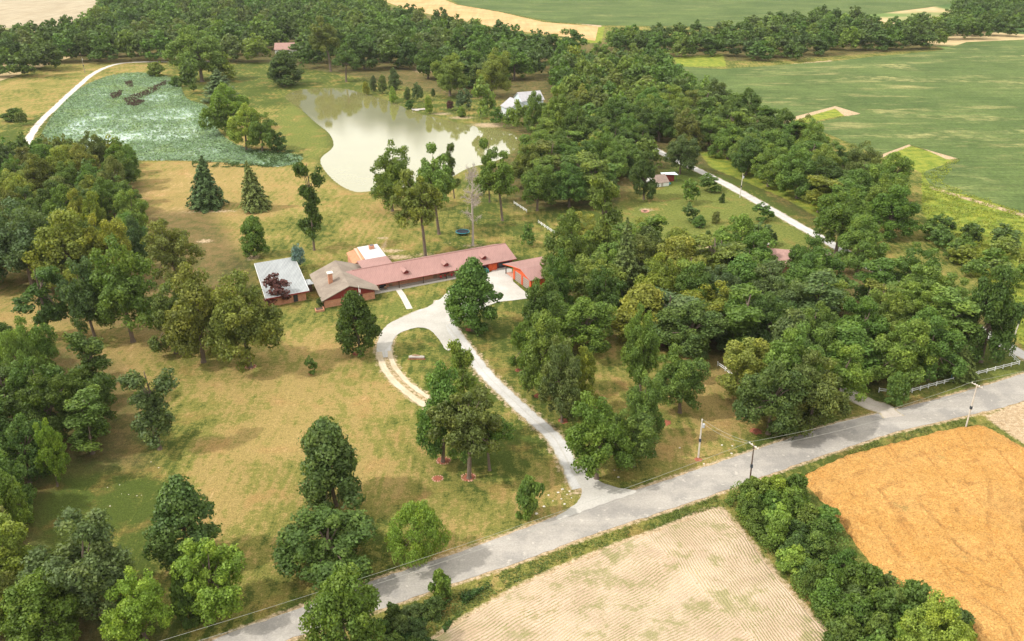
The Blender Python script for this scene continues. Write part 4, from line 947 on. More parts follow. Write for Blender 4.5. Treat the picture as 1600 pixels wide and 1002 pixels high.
def crown_blobs(r_, n, H, Rr, z0, prof, rb=(.9, 1.7), lumps=0, inner=.15):
    B = []; ph = r_.random(4) * 6.28
    for k in range(n):
        h = (k + .5) / n; h = h ** .85; an = k * 2.39996 + r_.normal(0, .35)
        wob = 1 + .16 * math.sin(an * 2 + ph[0]) + .13 * math.sin(an * 3 + ph[1] + h * 5) + .10 * math.sin(h * 9 + ph[2])
        q = prof(h) * Rr * wob * (r_.uniform(.72, .95) if r_.random() > inner else r_.uniform(.2, .6))
        B.append((math.cos(an) * q, math.sin(an) * q, z0 + h * (H - z0) * .96 + r_.normal(0, .3), r_.uniform(*rb)))
        if r_.random() < .28: B.append((math.cos(an) * q * 1.2, math.sin(an) * q * 1.2, B[-1][2] + r_.normal(.2, .5), rb[0] * r_.uniform(.5, .8)))
    return B
def lobed(r_, H, Rr, z0, nl=9, nb=11, rb=(.7, 1.25), squash=1.0):
    """a crown of several big lobes, each covered in its own clumps"""
    B = []; L = [(r_.normal(0, Rr * .10), r_.normal(0, Rr * .10), H - Rr * .52, Rr * .52)]; a0 = r_.random() * 6.28
    for i in range(nl):
        tier = i % 2; an = a0 + i * 2 * math.pi / nl + r_.normal(0, .28); q = Rr * ((.60 if tier else .50) + r_.normal(0, .09))
        L.append((math.cos(an) * q, math.sin(an) * q, z0 + (H - z0) * ((.22 if tier else .54) + r_.normal(0, .07)), Rr * r_.uniform(.30, .48)))
    L.append((0, 0, z0 + (H - z0) * .50, Rr * .50))
    for (x, y, z, lr) in L:
        for k in range(nb):
            d = r_.normal(size=3); d[2] = d[2] * .9 + .25; d[0] += x * .10; d[1] += y * .10; d /= np.linalg.norm(d); q = lr * r_.uniform(.75, 1.08)
            B.append((x + d[0] * q, y + d[1] * q, max(z0, z + d[2] * q * 1.15 * squash), r_.uniform(*rb)))
    return B
dome = lambda h: max(.12, (1 - max(0, (h - .34) / .66) ** 2.3)) ** .55 * (.66 + .34 * min(1, h / .30))
ovate = lambda h: max(.08, math.sin(math.pi * min(1, (h * .86 + .16))) ** .7 * (1.02 - .35 * h))
cone = lambda h: max(.07, (1 - h) ** .8) * (.82 + .18 * min(1, h / .1))
for s_ in range(8):        # broad rounded oaks and maples
    r_ = np.random.default_rng(100 + s_); B = lobed(r_, 15, 5.6, 1.9, int(r_.integers(7, 11)), 11)
    add_proto('oak', blobs_to_mesh('crown', B, 175, .40, r_, flat=.95), trunk_mesh('trunk', 15, .38, 10.5, B[4:90:8], r_), 6.1, 15.6)
for s_ in range(4):        # dense egg shaped trees, leafy to the ground
    r_ = np.random.default_rng(200 + s_); B = crown_blobs(r_, 60, 13, 4.3, 1.4, ovate, (.9, 1.5))
    add_proto('oval', blobs_to_mesh('crown', B, 210, .42, r_), trunk_mesh('trunk', 13, .26, 11, B[4:54:6], r_), 5.1, 13.7)
for s_ in range(3):        # tall, irregular, stacked clumps with gaps
    r_ = np.random.default_rng(300 + s_); B = []; z = 4.0
    while z < 16.5:
        ox, oy = r_.normal(0, 1.1, 2); rr = r_.uniform(1.9, 3.0) * (1.1 - .035 * z)
        for k in range(10):
            a = r_.random() * 6.28; q = rr * r_.uniform(.3, 1.0); B.append((ox + math.cos(a) * q, oy + math.sin(a) * q, z + r_.normal(0, .55), r_.uniform(.65, 1.2)))
        z += r_.uniform(1.5, 2.3)
    add_proto('stack', blobs_to_mesh('crown', B, 115, .44, r_), trunk_mesh('trunk', 17, .30, 16, B[::6], r_), 4.3, 17.5)
for s_ in range(2):        # high open crown on a bare trunk
    r_ = np.random.default_rng(400 + s_); B = lobed(r_, 17.5, 5.6, 6.8, 8, 9, (.6, 1.15))
    add_proto('high', blobs_to_mesh('crown', B, 125, .42, r_, flat=.9), trunk_mesh('trunk', 17, .36, 14, B[::4], r_), 6.4, 18)
for s_ in range(2):        # fine leaved spreading tree
    r_ = np.random.default_rng(500 + s_); B = crown_blobs(r_, 60, 8, 5.2, 1.2, dome, (.7, 1.3))
    add_proto('feather', blobs_to_mesh('crown', B, 210, .42, r_, aspect=.36, droop=.35, jitter=.9), trunk_mesh('trunk', 8, .2, 6, B[::5], r_), 6.2, 8.6)
for s_ in range(4):        # bushes
    r_ = np.random.default_rng(600 + s_); B = crown_blobs(r_, 30, 3.2, 1.7, .15, dome, (.28, .75), inner=.35)
    add_proto('bush', blobs_to_mesh('crown', B, 130, .30, r_, jitter=.8), trunk_mesh('trunk', 3, .07, 2, B[::5], r_), 2.2, 3.4)
for s_ in range(2):        # young or columnar small trees
    r_ = np.random.default_rng(700 + s_); B = crown_blobs(r_, 34, 6, 1.9, .6, ovate, (.5, .9))
    add_proto('small', blobs_to_mesh('crown', B, 110, .32, r_), trunk_mesh('trunk', 6, .11, 5, B[::5], r_), 2.4, 6.4)
def conifer(r_, H, Rr, levels, z0, droop, lsize, per, gap=.0):
    C = []; N = []; S_ = []; LV = []; CV = []
    for l in range(levels):
        h = l / (levels - 1); z = z0 + (H - z0) * (h ** .92); rr = Rr * (1 - h) ** .82 + .12; nb = max(5, int(11 * (1 - h) + 5)); a0 = r_.random() * 6.28
        for b_ in range(nb):
            if r_.random() < gap: continue
            a = a0 + 2 * math.pi * b_ / nb + r_.normal(0, .12); L = rr * r_.uniform(.55, 1.15); k = max(6, int(per * L / Rr)); t = r_.random(k) ** .65
            wd = .20 * L * (1.15 - t) + .10; dx = t * L; dy = r_.normal(0, 1, k) * wd * .6
            zz = z - droop * dx * t + r_.normal(0, .09, k) + .10 * L * (t > .8)
            C.append(np.stack([np.cos(a) * dx - np.sin(a) * dy, np.sin(a) * dx + np.cos(a) * dy, zz], 1))
            nn = np.stack([np.full(k, math.cos(a) * .5), np.full(k, math.sin(a) * .5), np.full(k, .8)], 1) + r_.normal(0, .45, (k, 3)); N.append(nn / np.linalg.norm(nn, axis=1)[:, None])
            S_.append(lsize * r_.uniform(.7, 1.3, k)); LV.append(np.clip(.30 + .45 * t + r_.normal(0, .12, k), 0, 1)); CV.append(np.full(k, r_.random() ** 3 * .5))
    V, F = leaf_quads(np.vstack(C), np.vstack(N), np.concatenate(S_), .55, r_)
    me = raw_mesh('crown', V, F, M['needle']); fattr(me, 'leafv', np.concatenate(LV), 'FACE'); fattr(me, 'clumpv', np.concatenate(CV), 'FACE'); return me
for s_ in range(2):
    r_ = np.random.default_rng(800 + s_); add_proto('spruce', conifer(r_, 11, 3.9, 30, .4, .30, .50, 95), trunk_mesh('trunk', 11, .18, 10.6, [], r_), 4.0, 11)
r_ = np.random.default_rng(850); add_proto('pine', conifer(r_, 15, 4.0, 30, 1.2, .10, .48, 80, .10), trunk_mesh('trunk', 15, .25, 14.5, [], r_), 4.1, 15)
for s_ in range(5):        # light versions for the far woods
    r_ = np.random.default_rng(900 + s_); B = lobed(r_, 16, 6.0, 2.2, 8, 8, (.9, 1.6))
    add_proto('far', blobs_to_mesh('crown', B, 80, .70, r_, flat=.95), trunk_mesh('trunk', 16, .4, 11, B[4:44:10], r_), 6.7, 16.8)
r_ = np.random.default_rng(950)      # dead tree
def dead_meshes():
    tm = MB(); tm.tube([(0,0,-.3),(0,0,.6),(.1,0,5),(-.1,.1,10),(.2,0,15),(.3,.1,19)], [.55,.40,.33,.26,.15,.04], 8)
    bm_ = MB()
    for k in range(34):
        z = r_.uniform(5.5, 17.5); a = k * 2.4 + r_.normal(0, .3); L = r_.uniform(2.2, 5.0) * (1.25 - z / 22); s = Vector((.05, 0, z))
        e = s + Vector((math.cos(a) * L, math.sin(a) * L, r_.uniform(.6, 2.4))); mid = s.lerp(e, .5) + Vector((0, 0, -.2)); bm_.tube([s, mid, e], [.12, .075, .02], 5)
        for q in range(9):
            t = r_.uniform(.25, 1); s2 = s.lerp(e, t); a2 = a + r_.normal(0, .9); l2 = L * r_.uniform(.2, .45); e2 = s2 + Vector((math.cos(a2) * l2, math.sin(a2) * l2, r_.uniform(-.5, 1.0))); bm_.tube([s2, s2.lerp(e2, .5) + Vector((0,0,.08)), e2], [.045, .035, .012], 4)
            for w2 in range(3):
                s3 = s2.lerp(e2, r_.uniform(.4, 1)); e3 = s3 + Vector(r_.normal(0, .45, 3)); bm_.tube([s3, e3], [.03, .012], 3)
    return raw_mesh('trunk', tm.v, tm.f, M['dead_bark']), raw_mesh('branches', bm_.v, bm_.f, M['dead_bark'])

# ------------------------------------------------------------------ tints (leaf colours)
TINT = {'D': (.052,.086,.019), 'M': (.067,.114,.023), 'Y': (.125,.148,.028), 'L': (.115,.168,.028), 'B': (.062,.094,.036), 'O': (.088,.108,.028), 'U': (.085,.036,.034),
        'S': (.095,.145,.145), 'G': (.110,.130,.080), 'J': (.078,.104,.030), 'K': (.092,.136,.028), 'F': (.060,.092,.026)}
TB = 1.50
CW = {'D': 'dark green', 'M': 'mid green', 'Y': 'yellowish green', 'L': 'bright green', 'B': 'bluish green', 'O': 'olive green', 'U': 'purple leaved', 'S': 'silvery blue', 'G': 'greyish green', 'J': 'dull green', 'K': 'fresh green', 'F': 'deep green'}
TREES = []
trnd = random.Random(11)
def plant(name, cat, kind, X, Y, H, Rr, tint, label, group, pi=None):
    ps = PROTO[kind]
    TREES.append((None, X, Y, H, Rr))
    SPEC.append(dict(name=name, cat=cat, kind=kind, pi=(pi if pi is not None else trnd.randrange(len(ps))) % len(ps), X=X, Y=Y, H=H, R=Rr, tint=tint, label=label, group=group,
        rz=trnd.random() * 6.28, k=trnd.uniform(.86, 1.14), j=trnd.uniform(.86, 1.16), wv=trnd.uniform(.92, 1.10), bv=trnd.uniform(.85, 1.15), size=H * Rr / depth(X, Y, H / 2) ** 2))
SPEC = []
def tint_of(q): b = TINT[q['tint']]; j = TB * q['j']; return (b[0] * j * q['wv'], b[1] * j, b[2] * j * q['bv'])
def realise(q):
    crown, trunk, pr, ph = PROTO[q['kind']][q['pi']]
    e = empty(q['name'], (q['X'], q['Y'], -.02), q['rz']); e.rotation_euler = (R(3.5) * math.sin(q['rz'] * 7), R(3.5) * math.cos(q['rz'] * 5), q['rz']); e.scale = (q['R'] / pr, q['R'] / pr * q['k'], q['H'] / ph)
    tag(e, q['label'], q['cat'], q['group'])
    add_obj('trunk', trunk, e); c = add_obj('crown', crown, e); c.color = (*tint_of(q), 1)
def tree(x, top, base, w_, kind, tint, label, name='tree', cat='tree', group=None, pi=None):
    X, Y, _ = G(x, base); H = max(.8, height_at(X, Y, top)); Rr = w_ / 2 * depth(X, Y, H * .55) / FPX * (1.15 if kind in ('oak', 'oval', 'high') else 1.0)
    # the crown's near side hangs lower in the picture; bases given are trunk feet
    return plant(name, cat, kind, X, Y, H, Rr, tint, label, group, pi)
# distinctive trees, one by one: x, top, foot, width (photo pixels)
T1 = [
 (316,41,128,76,'oak','K','big bright topped tree at the head of the lily pond','oak_tree'),
 (298,96,146,34,'spruce','D','dark narrow conifer at the right end of the lily pond head','spruce_tree'),
 (345,108,158,62,'pine','B','bluish spreading pine between the two ponds','pine_tree'),
 (352,84,125,40,'oak','Y','small yellowish tree above the bluish pine between the ponds','maple_tree'),
 (366,134,205,58,'oak','L','tallest willow like bright tree in the clump between the ponds','willow_tree'),
 (338,152,212,36,'oval','K','left hand bright tree of the clump between the ponds','willow_tree'),
 (385,165,235,48,'oak','L','middle front bright willow between the ponds','willow_tree'),
 (410,176,237,44,'oak','K','right hand willow of the clump between the ponds','willow_tree'),
 (437,208,238,24,'oval','D','small dark tree at the right end of the clump between the ponds','small_tree'),
 (243,98,119,30,'bush','K','round bright bush at the top edge of the lily pond','shrub'),
 (276,121,136,22,'bush','M','low bush on the spit at the right edge of the lily pond','shrub'),
 (445,79,134,55,'oval','F','round dark dense tree left of the brown pond head','linden_tree'),
 (541,71,128,46,'high','D','dark tree with short trunk above the head of the brown pond','oak_tree'),
 (573,127,148,14,'small','Y','slim yellowish shrub on the far bank of the brown pond, leftmost','shrub'),
 (583,118,143,14,'small','B','slim bluish shrub beside the yellowish one on the far bank','shrub'),
 (598,116,146,17,'small','O','olive shrub on the far bank, third from the left','shrub'),
 (618,106,141,24,'small','B','taller bluish conifer like shrub on the far pond bank','shrub'),
 (615,135,161,14,'small','L','bright upright shrub at the water on the far bank','shrub'),
 (636,136,156,15,'small','F','dark round shrub right of the bright one on the far bank','shrub'),
 (653,126,159,20,'small','B','dark pointed evergreen on the far pond bank','spruce_tree'),
 (641,157,170,17,'bush','M','low bush at the water left of the dock','shrub'),
 (671,149,178,16,'small','L','bright upright shrub right of the dock','shrub'),
 (677,138,151,8,'small','D','tiny dark evergreen on the grass above the dock','shrub'),
 (703,154,173,13,'small','U','small purple leaved tree on the far bank','plum_tree'),
 (724,138,173,25,'oval','B','bluish green dense tree on the far bank right of the purple one','small_tree'),
 (755,121,184,33,'oval','K','tall egg shaped bright tree on the far pond bank','poplar_tree'),
 (722,168,183,16,'bush','K','low light shrub in front of the bluish tree on the far bank','shrub'),
 (812,152,206,30,'oval','K','tree in front of the pale house, third from the pond side','small_tree'),
 (842,146,214,40,'oak','M','tree in front of the pale house gable, fourth from the pond side','small_tree'),
 (1062,208,272,46,'oak','F','dark tree hanging over the start of the right hand lane','oak_tree'),
 (1338,338,432,70,'oak','K','light oak covering the lower end of the right hand lane','oak_tree'),
 (1006,236,312,44,'oak','D','dark tree hugging the left side of the brown roofed shed','oak_tree'),
 (872,134,224,48,'oak','K','tree right of the pale house, hiding its right end','oak_tree'),
 (776,165,195,22,'small','M','small tree in front of the pale house, left one','small_tree'),
 (796,168,200,22,'small','K','small tree in front of the pale house, right one','small_tree'),
 (703,83,150,52,'oak','K','pale green broad tree in the far wood above the pond bank','maple_tree'),
 (768,76,152,56,'oak','Y','yellow green broad tree left above the pale house','maple_tree'),
 (517,24,112,52,'high','O','tall olive tree above the dark trees at the pond head','oak_tree'),
 (325,245,325,58,'spruce','F','left one of two big spruces below the lily pond','spruce_tree'),
 (400,253,328,52,'spruce','J','right hand duller one of two big conifers below the lily pond','juniper_tree'),
 (397,335,401,40,'oval','M','dense pointed tree on the lawn above the grey roofed annex','small_tree'),
 (467,377,420,25,'spruce','S','silvery blue spruce between the annex and the shingled roof','spruce_tree'),
 (491,241,391,56,'stack','D','tall ragged tree with tiered clumps between pond and house','oak_tree'),
 (432,430,474,46,'bush','U','purple leaved tree in front of the grey roofed annex','plum_tree'),
 (613,224,330,60,'oak','K','full bright tree at the near shore of the brown pond','oak_tree'),
 (665,262,402,78,'high','Y','tall yellowish oak with bare trunk behind the long house','oak_tree'),
 (686,228,366,66,'high','K','tall oak with visible trunk left of the dead tree','oak_tree'),
 (710,220,310,28,'stack','F','narrow dark tree at the near shore, left of the dead tree','oak_tree'),
 (765,212,316,34,'stack','M','narrow leaning tree above the dead tree at the shore','oak_tree'),
 (785,236,345,58,'high','M','big tree on the lawn to the right of the dead tree','oak_tree'),
 (826,348,385,23,'oval','M','small dense tree alone on the lawn behind the garage','small_tree'),
 (563,455,554,64,'oval','D','dense tree with mulched foot below the shingled house front','oak_tree'),
 (738,404,517,78,'oval','M','dense broad tree between the drive and the white yard','linden_tree'),
 (487,557,585,20,'small','M','little young tree alone on the dry lawn','young_tree'),
 (502,466,479,16,'bush','F','small dark shrub in the corner planter','shrub'),
 (525,652,790,104,'oval','F','large isolated egg shaped dark tree on the dry lawn','linden_tree'),
 (514,806,884,142,'oak','D','dark spreading tree just below the isolated egg shaped one','oak_tree'),
 (648,786,878,118,'feather','L','fresh green fine leaved spreading tree beside the road','locust_tree'),
 (824,746,808,46,'bush','K','small feathery tree on the lawn left of the driveway mouth','young_tree'),
 (542,884,1030,112,'oak','K','big light green tree at the bottom edge in front of the road','oak_tree'),
 (691,894,938,36,'bush','K','lone bush on the near verge of the road','shrub'),
 (718,532,690,54,'stack','K','light green narrow crown rising behind the big driveway oak','oak_tree'),
 (692,575,722,84,'oak','M','left hand dense oak of the driveway trio','oak_tree'),
 (733,592,748,112,'high','O','big driveway oak with pale trunk and olive crown','oak_tree'),
 (765,640,735,74,'high','M','thin right hand oak of the driveway trio overhanging the drive','oak_tree'),
 (295,754,884,98,'oval','F','bluish dark tree standing out at the lawn edge, lower left','oak_tree'),
 (337,842,955,104,'oak','L','bright yellow green tree below the bluish one, lower left','maple_tree'),
 (150,815,962,140,'oak','B','very broad bluish green tree in the lower left corner area','oak_tree'),
 (228,897,1000,98,'oak','L','bright yellow green tree near the road in the lower left','maple_tree'),
 (300,885,968,58,'bush','D','dark shrub in the shade under the bright lower left tree','shrub'),
 (250,568,702,94,'stack','B','ragged greyish tree with two tops on the left lawn edge','oak_tree'),
 (44,514,622,88,'feather','K','feathery pale green tree at the left edge','locust_tree'),
 (90,652,760,42,'oak','L','yellow green tree in front of the dark left grove','maple_tree'),
 (392,428,574,96,'oak','O','rightmost tree of the left grove with pale ring round its foot','oak_tree'),
 (318,421,566,92,'oak','O','olive tree second from the right in the lower row of the left grove','oak_tree'),
 (208,381,534,94,'oak','K','bright dense tree in the middle of the left grove front','maple_tree'),
 (78,408,532,76,'stack','D','dark leaning ragged tree at the left end of the grove front','oak_tree'),
 (275,440,552,70,'oak','J','dull green tree right of the bright dense grove tree','oak_tree'),
 (150,402,532,66,'oak','F','deep green tree left of the bright dense grove tree','oak_tree'),
 (122,328,455,104,'oak','Y','broad yellowish tree in the middle of the left grove','oak_tree'),
 (186,332,448,64,'oak','Y','yellowish tree right behind the broad yellow one in the left grove','oak_tree'),
 (285,341,470,80,'high','O','open olive tree with gaps at the right end of the left grove','oak_tree'),
 (221,334,420,36,'oval','B','small greyish tree wedged in the left grove','small_tree'),
 (52,322,450,100,'oak','B','huge bluish green tree at the left of the left grove','oak_tree'),
 (213,294,372,48,'oak','K','bright rounded tree at the upper right corner of the left grove','maple_tree'),
 (125,297,380,34,'oak','Y','small yellow topped tree in the upper left grove','maple_tree'),
 (153,298,382,34,'oak','Y','yellow tree with rusty tinge next to the yellow topped one','maple_tree'),
 (-15,470,580,80,'oak','D','dark tree cut by the left edge beside the feathery one','oak_tree'),
 (883,334,450,62,'oak','K','fresh green tree at the right of the gas tank','maple_tree'),
 (950,270,440,66,'stack','K','tall ragged green tree above the pine','oak_tree'),
 (978,342,470,58,'pine','J','tall pale pine in the grove right of the garage','pine_tree'),
 (845,430,545,62,'oak','D','dark tree pressed against the right side of the garage','oak_tree'),
 (865,396,500,52,'oak','M','tree behind the garage roof','oak_tree'),
 (850,487,620,76,'oak','K','light green tree right of the driveway lawn, the left big one','maple_tree'),
 (878,530,660,62,'oak','J','dull tree in the row right of the driveway, lowest foot','oak_tree'),
 (820,500,580,44,'oak','M','leftmost tree of the clump right of the driveway','maple_tree'),
 (914,545,648,48,'oak','Y','yellowish open tree at the right of the driveway clump','maple_tree'),
 (1000,484,610,56,'oak','K','upright fresh green tree in the clearing right of the driveway clump','maple_tree'),
 (1062,543,645,74,'oak','M','round tree above the lawn with the pale utility pole','oak_tree'),
 (1002,582,700,56,'oak','K','upper one of the twin maples nearest the road','maple_tree'),
 (932,616,748,92,'oak','M','big left hand twin maple near the road and drive','maple_tree'),
 (990,640,728,84,'oak','M','right hand twin maple near the road','maple_tree'),
 (1078,280,318,28,'oval','K','small tree on the upper right lawn below the aqua canopy','small_tree'),
 (1108,271,300,34,'oak','M','round tree beside the upper right lane','small_tree'),
 (1128,304,317,10,'bush','F','tiny shrub on the upper right lawn near the pole','shrub'),
 (1118,333,349,17,'bush','O','olive shrub in the middle of the upper right lawn','shrub'),
 (1078,318,347,24,'oval','F','dark small tree at the left of the upper right lawn','small_tree'),
 (1092,336,355,20,'oval','M','shrub just right of the dark small tree on the upper right lawn','shrub'),
 (1105,360,380,14,'small','F','small conical evergreen on the upper right lawn','shrub'),
 (1190,318,345,30,'oak','M','small tree beside the lane at the right of the upper lawn','small_tree'),
 (1189,348,384,37,'oval','F','round dense dark tree at the foot of the upper right lawn','linden_tree'),
 (1208,365,382,12,'bush','F','small shrub right of the round dense tree','shrub'),
 (36,168,196,18,'stack','O','little crooked tree in the meadow left of the curved lane','small_tree'),
 (22,172,190,36,'bush','D','dark scrub beside the crooked little meadow tree','shrub'),
 (1200,566,678,98,'oak','F','dark broad oak at the left end of the roadside oaks','oak_tree'),
 (1266,556,672,98,'oak','O','olive roadside oak, second of the roadside oaks from the left','oak_tree'),
 (1304,540,630,80,'oak','K','light roadside oak just left of the side drive','oak_tree'),
 (1232,505,640,90,'oak','M','big oak standing behind the first two roadside oaks','oak_tree'),
 (1405,505,604,92,'oak','K','broad light oak over the left end of the long white fence','oak_tree'),
 (1450,490,592,88,'oak','M','oak overhanging the middle of the long white fence','oak_tree'),
 (1400,580,634,38,'oval','M','low leafy tree right beside the side drive','small_tree'),
 (1532,415,566,80,'oak','D','dark tall oak beside the lane at the far right','oak_tree'),
 (1425,920,962,62,'bush','M','light round shrub at the wheat edge of the hedgerow','shrub'),
 (1441,935,1030,92,'oak','L','bright yellow green small tree at the bottom of the hedgerow','small_tree'),
 (1496,540,590,58,'spruce','J','dark conifer behind the long white fence','spruce_tree'),
 (1250,366,446,48,'oak','M','tree standing over the pinkish brown house roof','oak_tree'),
 (1306,296,396,72,'oak','M','tree with visible trunk right of the lane bend','oak_tree'),
]
nmc = {'shrub': 'shrub'}
for q in T1:
    if q: tree(*q[:6], q[6], name=q[7], cat='shrub' if q[7] == 'shrub' else 'tree')
# the dead tree
X, Y, _ = G(739, 384); H = height_at(X, Y, 250); tm, bm2 = dead_meshes(); e = empty('dead_tree', (X, Y, 0)); e.scale = (1.0, 1.0, H / 20)
tag(e, 'bare grey dead tree standing behind the long pink roof', 'tree'); add_obj('trunk', tm, e); add_obj('branches', bm2, e)
TREES.append((e, X, Y, H, 4))


# groves: many trees inside an outline, each still a tree of its own
FIRST_GROVE = True
ORD = ['leftmost', 'second from left', 'third from left', 'fourth from left', 'fifth from left', 'sixth from left', 'seventh from left', 'eighth from left', 'ninth from left', 'tenth from left', 'eleventh from left', 'twelfth from left', 'thirteenth from left', 'fourteenth from left', 'fifteenth from left', 'sixteenth from left', 'seventeenth from left', 'eighteenth from left', 'nineteenth from left', 'twentieth from left', 'twenty first from left', 'twenty second from left', 'twenty third from left', 'twenty fourth from left', 'twenty fifth from left', 'twenty sixth from left', 'twenty seventh from left', 'twenty eighth from left']
ROWN = ['front row', 'second row', 'third row', 'fourth row', 'fifth row', 'sixth row', 'seventh row', 'eighth row', 'ninth row', 'tenth row', 'eleventh row']
def grove(poly, sx, sy, hr, rr, kinds, tints, where, group, seed, keep=6.0, name='tree', cat='tree', avoid=()):
    """staggered rows from the camera side backwards"""
    rnd = random.Random(seed); pl = np.array(GP(poly)); lo, hi = pl.min(0), pl.max(0); y = lo[1] + .2 * sy; row = 0; rows = []
    while y < hi[1]:
        pts = []; x = lo[0] + (sx * .5 if row % 2 else 0)
        while x < hi[0]:
            pts.append((x + rnd.uniform(-.28, .28) * sx, y + rnd.uniform(-.25, .25) * sy)); x += sx
        P = np.array(pts)
        if len(P):
            ok = sdf(P, pl) > 0; rows.append([tuple(p) for p, o_ in zip(P, ok) if o_])
        y += sy; row += 1
    rows = [r for r in rows if r]
    for ri, r in enumerate(rows):
        sel = []
        for (x, y_) in r:
            if any((x - t[1]) ** 2 + (y_ - t[2]) ** 2 < (keep if t[3] > 6 else 1.5) ** 2 for t in TREES): continue
            if any(a[0] - a[2] < x < a[0] + a[2] and a[1] - a[3] < y_ < a[1] + a[3] for a in avoid): continue
            px, py = P2(x, y_, 8)
            if not (-60 < px < 1660 and py > -45): continue
            sel.append((px, x, y_))
        sel.sort()
        for i, (px, x, y_) in enumerate(sel):
            tn = rnd.choice(tints); lab = f'{CW[tn]} {cat}, {ORD[min(i, len(ORD)-1)]} in {ROWN[min(ri, 10)]} of {where}'
            plant(name, cat, rnd.choice(kinds), x, y_, rnd.uniform(*hr), rnd.uniform(*rr), tn, lab, group)
lane_av = [(p[0], p[1], 6.5, 7) for p in lane_e[::3]]
def box_av(x, y, rx, ry): g = G(x, y); return (g[0], g[1], rx, ry)
house_av = [box_av(1218, 430, 8, 22), box_av(1300, 425, 9, 24), box_av(1335, 445, 8, 16), box_av(1150, 500, 0, 0)]
# left groves
grove([(-60,262),(60,250),(140,250),(195,262),(232,300),(240,352),(225,400),(180,440),(60,450),(-60,470)], 10.5, 13, (13,18), (5,7), ['oak'], 'DMOYFJ', 'the left grove', 'left grove trees', 1, 7)
grove([(-80,600),(40,590),(135,600),(172,640),(182,700),(165,740),(80,750),(10,770),(-80,800)], 9.0, 9.5, (13,18), (5,6.6), ['oak','oak','stack'], 'DMBFD', 'the middle left wood', 'middle left wood trees', 2, 5.5)
grove([(-80,790),(30,780),(45,850),(40,920),(90,950),(130,985),(110,1050),(-80,1070)], 7.5, 7.5, (12,16), (4.8,6.4), ['oak'], 'YMKOB', 'the lower left corner wood', 'lower left corner trees', 3, 5.5)
# hedgerow between the two lower fields
grove([(1133,778),(1180,765),(1240,778),(1262,800),(1300,850),(1345,905),(1420,950),(1500,985),(1520,1030),(1330,1050),(1300,990),(1250,925),(1195,855)], 4.0, 4.0, (3.2,6.0), (2.3,3.4), ['bush','bush','small'], 'MKMDLF', 'the lower hedgerow', 'hedgerow shrubs', 4, 1.5, 'shrub', 'shrub')
# right hand woods
grove([(860,440),(900,395),(1010,400),(1045,400),(1060,430),(1180,410),(1290,420),(1330,400),(1400,420),(1470,460),(1560,520),(1545,560),(1500,560),(1480,590),(1460,602),(1395,606),(1340,590),(1300,600),(1310,640),(1200,665),(1150,620),(1150,590),(1140,560),(1110,570),(1030,545),(960,560),(900,560),(865,545)],
      10, 10, (11.5,18.5), (6.2,8.8), ['oak','oak','oak','oak','oval','stack'], 'MDKMFJYKMKB', 'the right hand wood', 'right hand wood trees', 5, 6, avoid=lane_av + house_av)
# central wood
grove([(800,338),(830,345),(870,330),(905,345),(960,335),(985,300),(1045,268),(1120,248),(1180,285),(1255,330),(1365,398),(1445,352),(1440,340),(1340,285),(1240,234),(1150,190),(1065,142),(1040,108),(868,104),(866,185),(846,212),(815,262)],
      12.0, 15, (12,20), (6.6,9.6), ['oak','oak','oak','stack'], 'MKYDMOKFKM', 'the central wood', 'central wood trees', 6, 7, avoid=lane_av + [(10,480,19,52), box_av(1035,285,9,14), box_av(1065,250,7,16), box_av(1085,272,9,6)])
# far woods
grove([(-80,128),(60,122),(140,104),(280,99),(300,110),(400,98),(425,108),(470,112),(520,100),(570,112),(640,125),(700,135),(760,140),(800,130),(860,125),(905,110),(900,98),(800,80),(700,56),(620,38),(560,18),(300,12),(170,14),(140,58),(40,74),(-80,76)],
      13.5, 34, (18,25), (9,12), ['far'], 'DMDFMJMDK', 'the far wood', 'far wood trees', 7, 9, avoid=[box_av(448,88,14,50), box_av(825,170,22,30)])
grove([(940,97),(1000,92),(1120,92),(1200,99),(1290,92),(1370,86),(1460,78),(1500,64),(1560,60),(1640,50),(1640,5),(1500,8),(1480,40),(1370,60),(1340,40),(1220,40),(1150,62),(960,66)],
      13.0, 30, (14,20), (7.5,10), ['far'], 'DDMFDK', 'the far tree belt', 'tree belt beyond the field', 8, 8)
# roadside scrub at the bottom
grove([(560,1010),(600,965),(650,950),(700,960),(690,990),(640,1040)], 3.2, 3.0, (1.6,3.4), (1.4,2.2), ['bush'], 'DMF', 'the bottom verge scrub', 'roadside scrub', 9, 1.0, 'shrub', 'shrub')
grove([(1140,240),(1180,262),(1230,300),(1280,325),(1260,300),(1200,262),(1150,238)], 7, 9, (3,5), (2.6,3.6), ['bush'], 'KMLF', 'the lane scrub', 'scrub by the upper lane', 10, 4, 'shrub', 'shrub')
grove([(1440,372),(1500,352),(1560,372),(1600,420),(1600,455),(1540,440),(1480,420)], 8.5, 9, (5,9), (3.4,5), ['oak','oval'], 'MDKYF', 'the weedy thicket', 'thicket in the weeds', 12, 4)

trees_ = sorted([q for q in SPEC if q['cat'] == 'tree'], key=lambda q: -q['size']); shr_ = [q for q in SPEC if q['cat'] != 'tree']
print('COUNT trees', len(trees_), 'shrubs', len(shr_))
CAP = 298
for q in trees_[:CAP] + shr_: realise(q)
